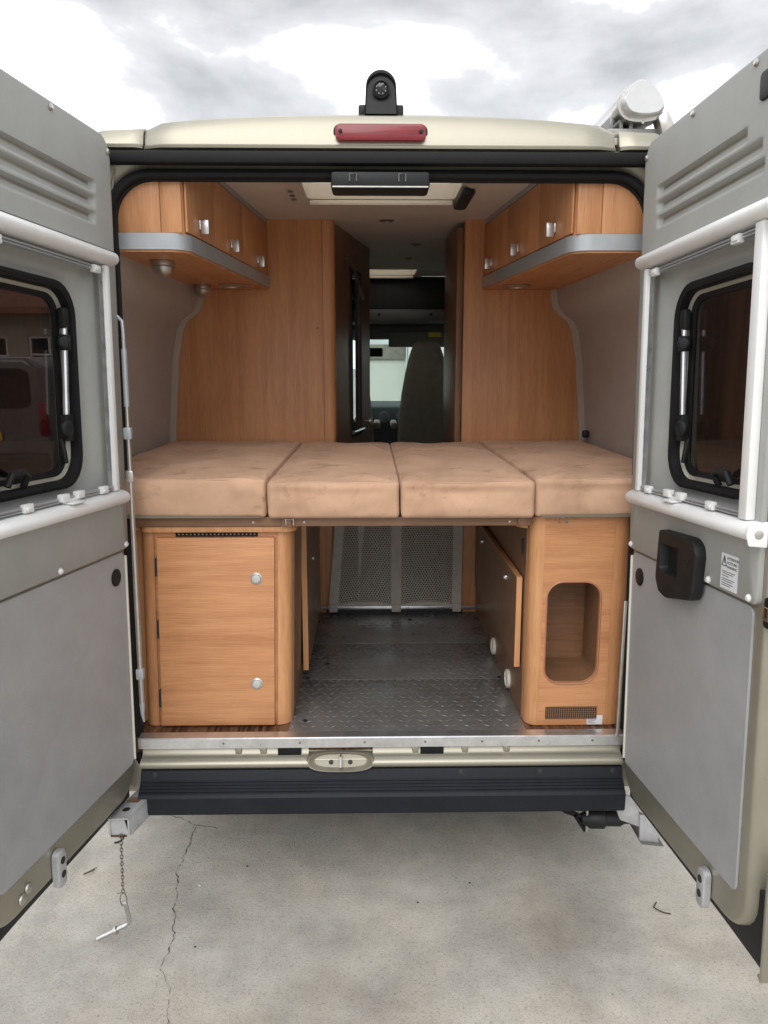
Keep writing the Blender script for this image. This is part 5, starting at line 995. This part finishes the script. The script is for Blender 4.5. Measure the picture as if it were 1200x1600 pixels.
# --- awning crank pole clipped to the left jamb
cp_ = empty('crank_pole', (-0.78, -0.05, 0.62)); tag(cp_, 'slim grey awning crank pole clipped upright beside the left door', 'pole')
def px_(z): return -0.7675 - 0.0125 * (1.90 - z) / 1.2
mb = MB(); mb.tube([(px_(z), -0.058, z) for z in (1.66, 1.3, 1.0, 0.70)], [0.0055, 0.0075, 0.0085, 0.0085], 10); mb.build('lower_tube', 'satin_metal', cp_)
mb = MB(); mb.tube([(px_(z), -0.058, z) for z in (1.65, 1.82)], 0.0080, 10); mb.build('sleeve', 'trim_grey', cp_)
mb = MB(); mb.tube([(px_(1.82), -0.058, 1.82), (px_(1.87), -0.058, 1.87), (px_(1.9) - 0.004, -0.05, 1.90), (px_(1.92) - 0.020, -0.045, 1.915)], 0.0050, 8); mb.build('crank_end', 'trim_grey', cp_)
for z, m_ in ((1.57, 'trim_grey'), (1.44, 'satin_metal'), (0.80, 'trim_grey')):
    mb = MB(); mb.box(px_(z) - 0.013, px_(z) + 0.011, -0.068, -0.046, z - 0.018, z + 0.018); mb.build('clip', m_, cp_, 0.004)
mb = MB(); mb.tube([(px_(0.70), -0.058, 0.70), (px_(0.66), -0.058, 0.66), (px_(0.64) + 0.004, -0.058, 0.635)], [0.0095, 0.006, 0.003], 8); mb.build('foot', 'trim_grey', cp_)

# --- hitch pin on its chain
hp = empty('hitch_pin', (-0.85, -0.19, -0.055)); tag(hp, 'bent steel hitch pin hanging on a rusty chain below the tow bar', 'pin')
ztop, zbot, n = 0.318, 0.112, 17
for k in range(n):
    z = ztop + (zbot - ztop) * (k + 0.5) / n; a = math.pi / 2 * (k % 2) + 0.3; q = []
    for s_ in range(10):
        t_ = 2 * math.pi * s_ / 10; w_ = 0.0042 * math.cos(t_); q.append((-0.831 - 0.006 * k / n + w_ * math.cos(a), -0.190 + w_ * math.sin(a), z + 0.0085 * math.sin(t_)))
    mb = MB(); mb.tube(q, 0.0013, 5, True); mb.build('chain_link', 'chain_steel', hp, smooth=60)
mb = MB(); mb.tube([(-0.842, -0.190, 0.292), (-0.832, -0.194, 0.298), (-0.824, -0.192, 0.303), (-0.820, -0.19, 0.315)], 0.0028, 6); mb.tube([(-0.852, -0.191, 0.290), (-0.838, -0.194, 0.293)], 0.0032, 6); mb.build('tie', 'cab_dark', hp)
mb = MB(); mb.tube([(-0.837 + 0.011 * math.sin(2 * math.pi * k / 18), -0.190, 0.087 + 0.023 * math.cos(2 * math.pi * k / 18)) for k in range(18)], 0.0013, 6, True); mb.tube([(-0.856, -0.19, 0.107), (-0.846, -0.19, 0.112), (-0.835, -0.19, 0.112), (-0.824, -0.19, 0.110)], 0.0012, 5); mb.build('split_ring', 'chain_steel', hp)
bend = [(-0.832, -0.190, 0.075), (-0.829, -0.190, 0.055), (-0.8245, -0.19, 0.030), (-0.8225, -0.19, 0.012), (-0.826, -0.191, 0.001), (-0.836, -0.193, -0.006), (-0.862, -0.197, -0.017), (-0.890, -0.201, -0.029), (-0.920, -0.205, -0.042)]
mb = MB(); mb.tube(bend, 0.0072, 12); mb.build('shank', 'chrome', hp, smooth=50)
mb = MB(); mb.lathe([(0.0072, -0.004), (0.013, -0.004), (0.0135, 0.0), (0.013, 0.004), (0.0072, 0.004)], (-0.866, -0.1975, -0.0185), (0.93, 0.12, 0.39), 16); mb.build('collar', 'satin_metal', hp)
mb = MB(); mb.tube([(-0.916, -0.2045, -0.0405), (-0.925, -0.2057, -0.0443)], [0.0074, 0.0066], 12); mb.build('tip', 'satin_metal', hp)

# --- scraps on the slab
zg = -H + 0.004
def scrap(name, path, r_, m_, label, cat):
    mb = MB(); mb.tube([(x, y, zg + z) for x, y, z in path], r_, 6); return tag(mb.build(name, m_, smooth=50), label, cat)
mb = MB(); mb.tube([(-1.100, 0.150, zg), (-1.080, 0.160, zg + 0.004), (-1.062, 0.186, zg + 0.003)], [0.002, 0.0026, 0.001], 6); mb.tube([(-1.080, 0.160, zg + 0.004), (-1.070, 0.163, zg + 0.006), (-1.064, 0.170, zg + 0.005)], [0.003, 0.002, 0.001], 6); tag(mb.build('twig', 'twig_brown'), 'short dry twig lying on the concrete at the left', 'twig')
scrap('wire_scrap', [(0.952, -0.036, 0.0), (0.933, -0.062, 0.001), (0.946, -0.080, 0.001), (0.962, -0.090, 0.0), (0.980, -0.095, 0.0)], 0.0021, 'twig_brown', 'thin bent piece of wire on the concrete at the right', 'wire')
rnd = random.Random(5)
for k, (x, y, lab) in enumerate(((-0.506, 0.19, 'small black pebble on the shaded concrete'), (0.315, 0.08, 'tiny dark chip on the concrete in the middle'), (-0.66, 0.084, 'tiny pale chip beside the crack'), (-0.61, -0.215, 'tiny dark crumb right of the crack'), (0.12, -0.02, 'tiny dark crumb under the bumper'))):
    mb = MB(); mb.lathe([(0.001, 0.0), (0.004, 0.001), (0.0035, 0.003), (0.001, 0.004)], (x, y, -H), (0.1, 0.05, 1), 7); tag(mb.build('pebble', 'label_paper' if 'pale' in lab else 'twig_brown'), lab, 'pebble')

# ================================================================== SURROUNDINGS (seen through the glass)
# parked small van beyond the left window
pv = empty('parked_van', (-5.2, 9.8, -H)); tag(pv, 'grey parked van seen from behind through the left door window', 'van')
def sec(y, zt, wt, wb, zb=0.33): return [(-5.2 - wb, y, zb), (-5.2 - wb - 0.03, y, 0.85), (-5.2 - wt - 0.02, y, 1.25), (-5.2 - wt + 0.02, y, zt - 0.12), (-5.2 - wt + 0.16, y, zt), (-5.2 + wt - 0.16, y, zt), (-5.2 + wt - 0.02, y, zt - 0.12), (-5.2 + wt + 0.02, y, 1.25), (-5.2 + wb + 0.03, y, 0.85), (-5.2 + wb, y, zb)]
mb = MB(); mb.loft([sec(7.98, 1.84, 0.76, 0.86), sec(8.02, 1.88, 0.78, 0.88), sec(8.6, 1.90, 0.80, 0.90), sec(10.4, 1.88, 0.80, 0.90), sec(11.1, 1.35, 0.78, 0.88), sec(12.2, 1.02, 0.72, 0.86)], True, True); mb.build('body', 'car_paint', pv, 0.03)
mb = MB(); mb.prism(rrect(-5.86, -4.54, 1.22, 1.74, 0.12), 1, 7.955, 7.975); mb.build('rear_window', 'car_glass', pv)
mb = MB(); mb.box(-6.06, -4.34, 7.86, 8.05, 0.30, 0.62); mb.build('rear_bumper', 'black_plastic', pv, 0.04)
for sx in (-1, 1):
    mb = MB(); mb.box(-5.2 + sx * 0.82 - 0.06, -5.2 + sx * 0.82 + 0.06, 7.95, 8.03, 0.85, 1.30); mb.build('tail_light', 'red_lens', pv, 0.02)
    for yy in (8.9, 11.5): mb = MB(); mb.lathe([(0.15, -0.09), (0.30, -0.09), (0.31, 0.09), (0.15, 0.09)], (-5.2 + sx * 0.80, yy, 0.24), (1, 0, 0), 20); mb.build('wheel', 'tyre', pv)
mb = MB(); mb.box(-5.46, -4.94, 7.93, 7.952, 0.80, 0.91); npl = mb.build('number_plate', 'plate_yellow', pv)
text('print', 'R', 0.10, 'ink', pv, Matrix.Translation(Vector((-5.02, 7.928, 0.818)) - Vector((-5.2, 9.8, -H))) @ Matrix.Rotation(math.radians(90), 4, 'X'))
mb = MB(); mb.tube([(-4.62, 8.3, 1.92), (-4.62, 10.2, 1.92)], 0.02, 8); mb.tube([(-5.78, 8.3, 1.92), (-5.78, 10.2, 1.92)], 0.02, 8); mb.build('roof_rail', 'silver_paint', pv)
# house behind it
hs = empty('house', (-11, 19, -H)); tag(hs, 'low rendered house behind the parked van at the left', 'house')
mb = MB(); mb.slab(1, 17.0, 17.3, (-19.0, -6.6, -H, 3.2), [(-9.9, -8.9, 0.9, 2.5), (-8.4, -7.4, 0.9, 2.5), (-12.6, -11.2, 0.9, 2.5)]); mb.box(-6.9, -6.6, 17.3, 23, -H, 3.2); mb.build('wall', 'house_wall', hs)
for x0, x1 in ((-9.9, -8.9), (-8.4, -7.4), (-12.6, -11.2)):
    mb = MB(); mb.slab(1, 17.05, 17.12, (x0, x1, 0.9, 2.5), [(x0 + 0.06, (x0 + x1) / 2 - 0.03, 0.96, 2.44), ((x0 + x1) / 2 + 0.03, x1 - 0.06, 0.96, 2.44)]); wn_ = mb.build('window', 'ivory', hs)
    mb = MB(); mb.box(x0, x1, 17.13, 17.14, 0.9, 2.5); mb.build('pane', 'car_glass', hs)
mb = MB(); mb.prism([(16.5, 3.15), (20, 4.4), (23.5, 3.15), (23.5, 3.0), (16.5, 3.0)], 0, -19.3, -6.3); mb.build('roof', 'house_roof', hs)
tr_ = empty('tree', (-9.2, 25, -H)); tag(tr_, 'dark leafy tree rising behind the low house', 'tree')
mb = MB(); mb.tube([(-9.2, 25, -H), (-9.1, 25, 1.6), (-9.3, 25.1, 3.4), (-9.2, 25, 4.6)], [0.24, 0.19, 0.13, 0.06], 10); mb.tube([(-9.15, 25, 2.4), (-10.2, 25.2, 3.8)], [0.10, 0.04], 8); mb.tube([(-9.2, 25, 2.8), (-8.2, 24.8, 4.1)], [0.10, 0.04], 8); mb.build('trunk', 'bark', tr_)
leaves(2600, (-9.3, 25, 4.1), (2.6, 2.2, 1.5), 0.14, 11).build('crown', 'leaf_dark', tr_, smooth=0)
# brown boarded wall on the right
bw = empty('board_wall', (4.6, 5, -H)); tag(bw, 'dark brown boarded wall beyond the right door window', 'wall')
for k in range(46):
    y = -1.0 + 0.26 * k; mb = MB(); mb.box(4.6, 4.625 + 0.006 * (k % 2), y + 0.006, y + 0.254, -H, 2.75); mb.build('board', 'brown_boards', bw)
mb = MB(); mb.box(4.66, 4.72, -1.0, 11.0, 0.4, 0.5); mb.box(4.66, 4.72, -1.0, 11.0, 2.2, 2.3); mb.build('rail', 'brown_boards', bw)
# yard wall, shed and hedge in front of the windscreen
yw = empty('yard_wall', (0, 12.0, -H)); tag(yw, 'white rendered yard wall with stone coping beyond the windscreen', 'wall')
mb = MB(); mb.box(-4.5, 0.62, 12.0, 12.2, -H, 1.88); mb.build('rendered_face', 'render_wall', yw)
mb = MB(); mb.box(-4.5, 0.62, 11.95, 12.25, 1.882, 2.16); mb.build('coping', 'stone_wall', yw, 0.02)
shd = empty('glass_shed', (1.7, 11.6, -H)); tag(shd, 'pale glazed lean-to right of the yard wall beyond the windscreen', 'shed')
mb = MB(); mb.box(0.70, 3.2, 11.45, 11.49, 0.6, 2.3); mb.build('glazing', 'clear_glass', shd)
mb = MB(); mb.box(0.70, 3.2, 13.2, 13.3, -H, 2.4); mb.box(0.70, 3.2, 11.40, 11.55, -H, 0.6); mb.build('back_wall', 'render_wall', shd)
for x in (0.64, 1.2, 1.8, 2.4, 3.0): mb = MB(); mb.box(x, x + 0.06, 11.38, 11.56, 0.6 if x > 0.7 else -H, 2.36); mb.build('post', 'white_plastic', shd)
mb = MB(); mb.prism([(11.3, 2.36), (13.4, 2.62), (13.4, 2.68), (11.3, 2.42)], 0, 0.6, 3.3); mb.build('lean_to_roof', 'trim_grey', shd)
hg = empty('hedge', (-1.5, 13.4, -H)); tag(hg, 'green hedge topping the white yard wall', 'hedge')
leaves(3000, (-1.5, 13.4, 1.55), (3.2, 0.7, 1.0), 0.09, 21, 0.2).build('foliage', 'leaf_mid', hg, smooth=0)
mb = MB()
for k in range(9): x = -4.4 + 0.72 * k; mb.tube([(x, 13.4, -H), (x + 0.1, 13.4, 0.9), (x, 13.35, 1.6)], [0.05, 0.04, 0.02], 6)
mb.build('stems', 'bark', hg)

for ob in list(bpy.data.objects):
    if '_m' in ob: del ob['_m']
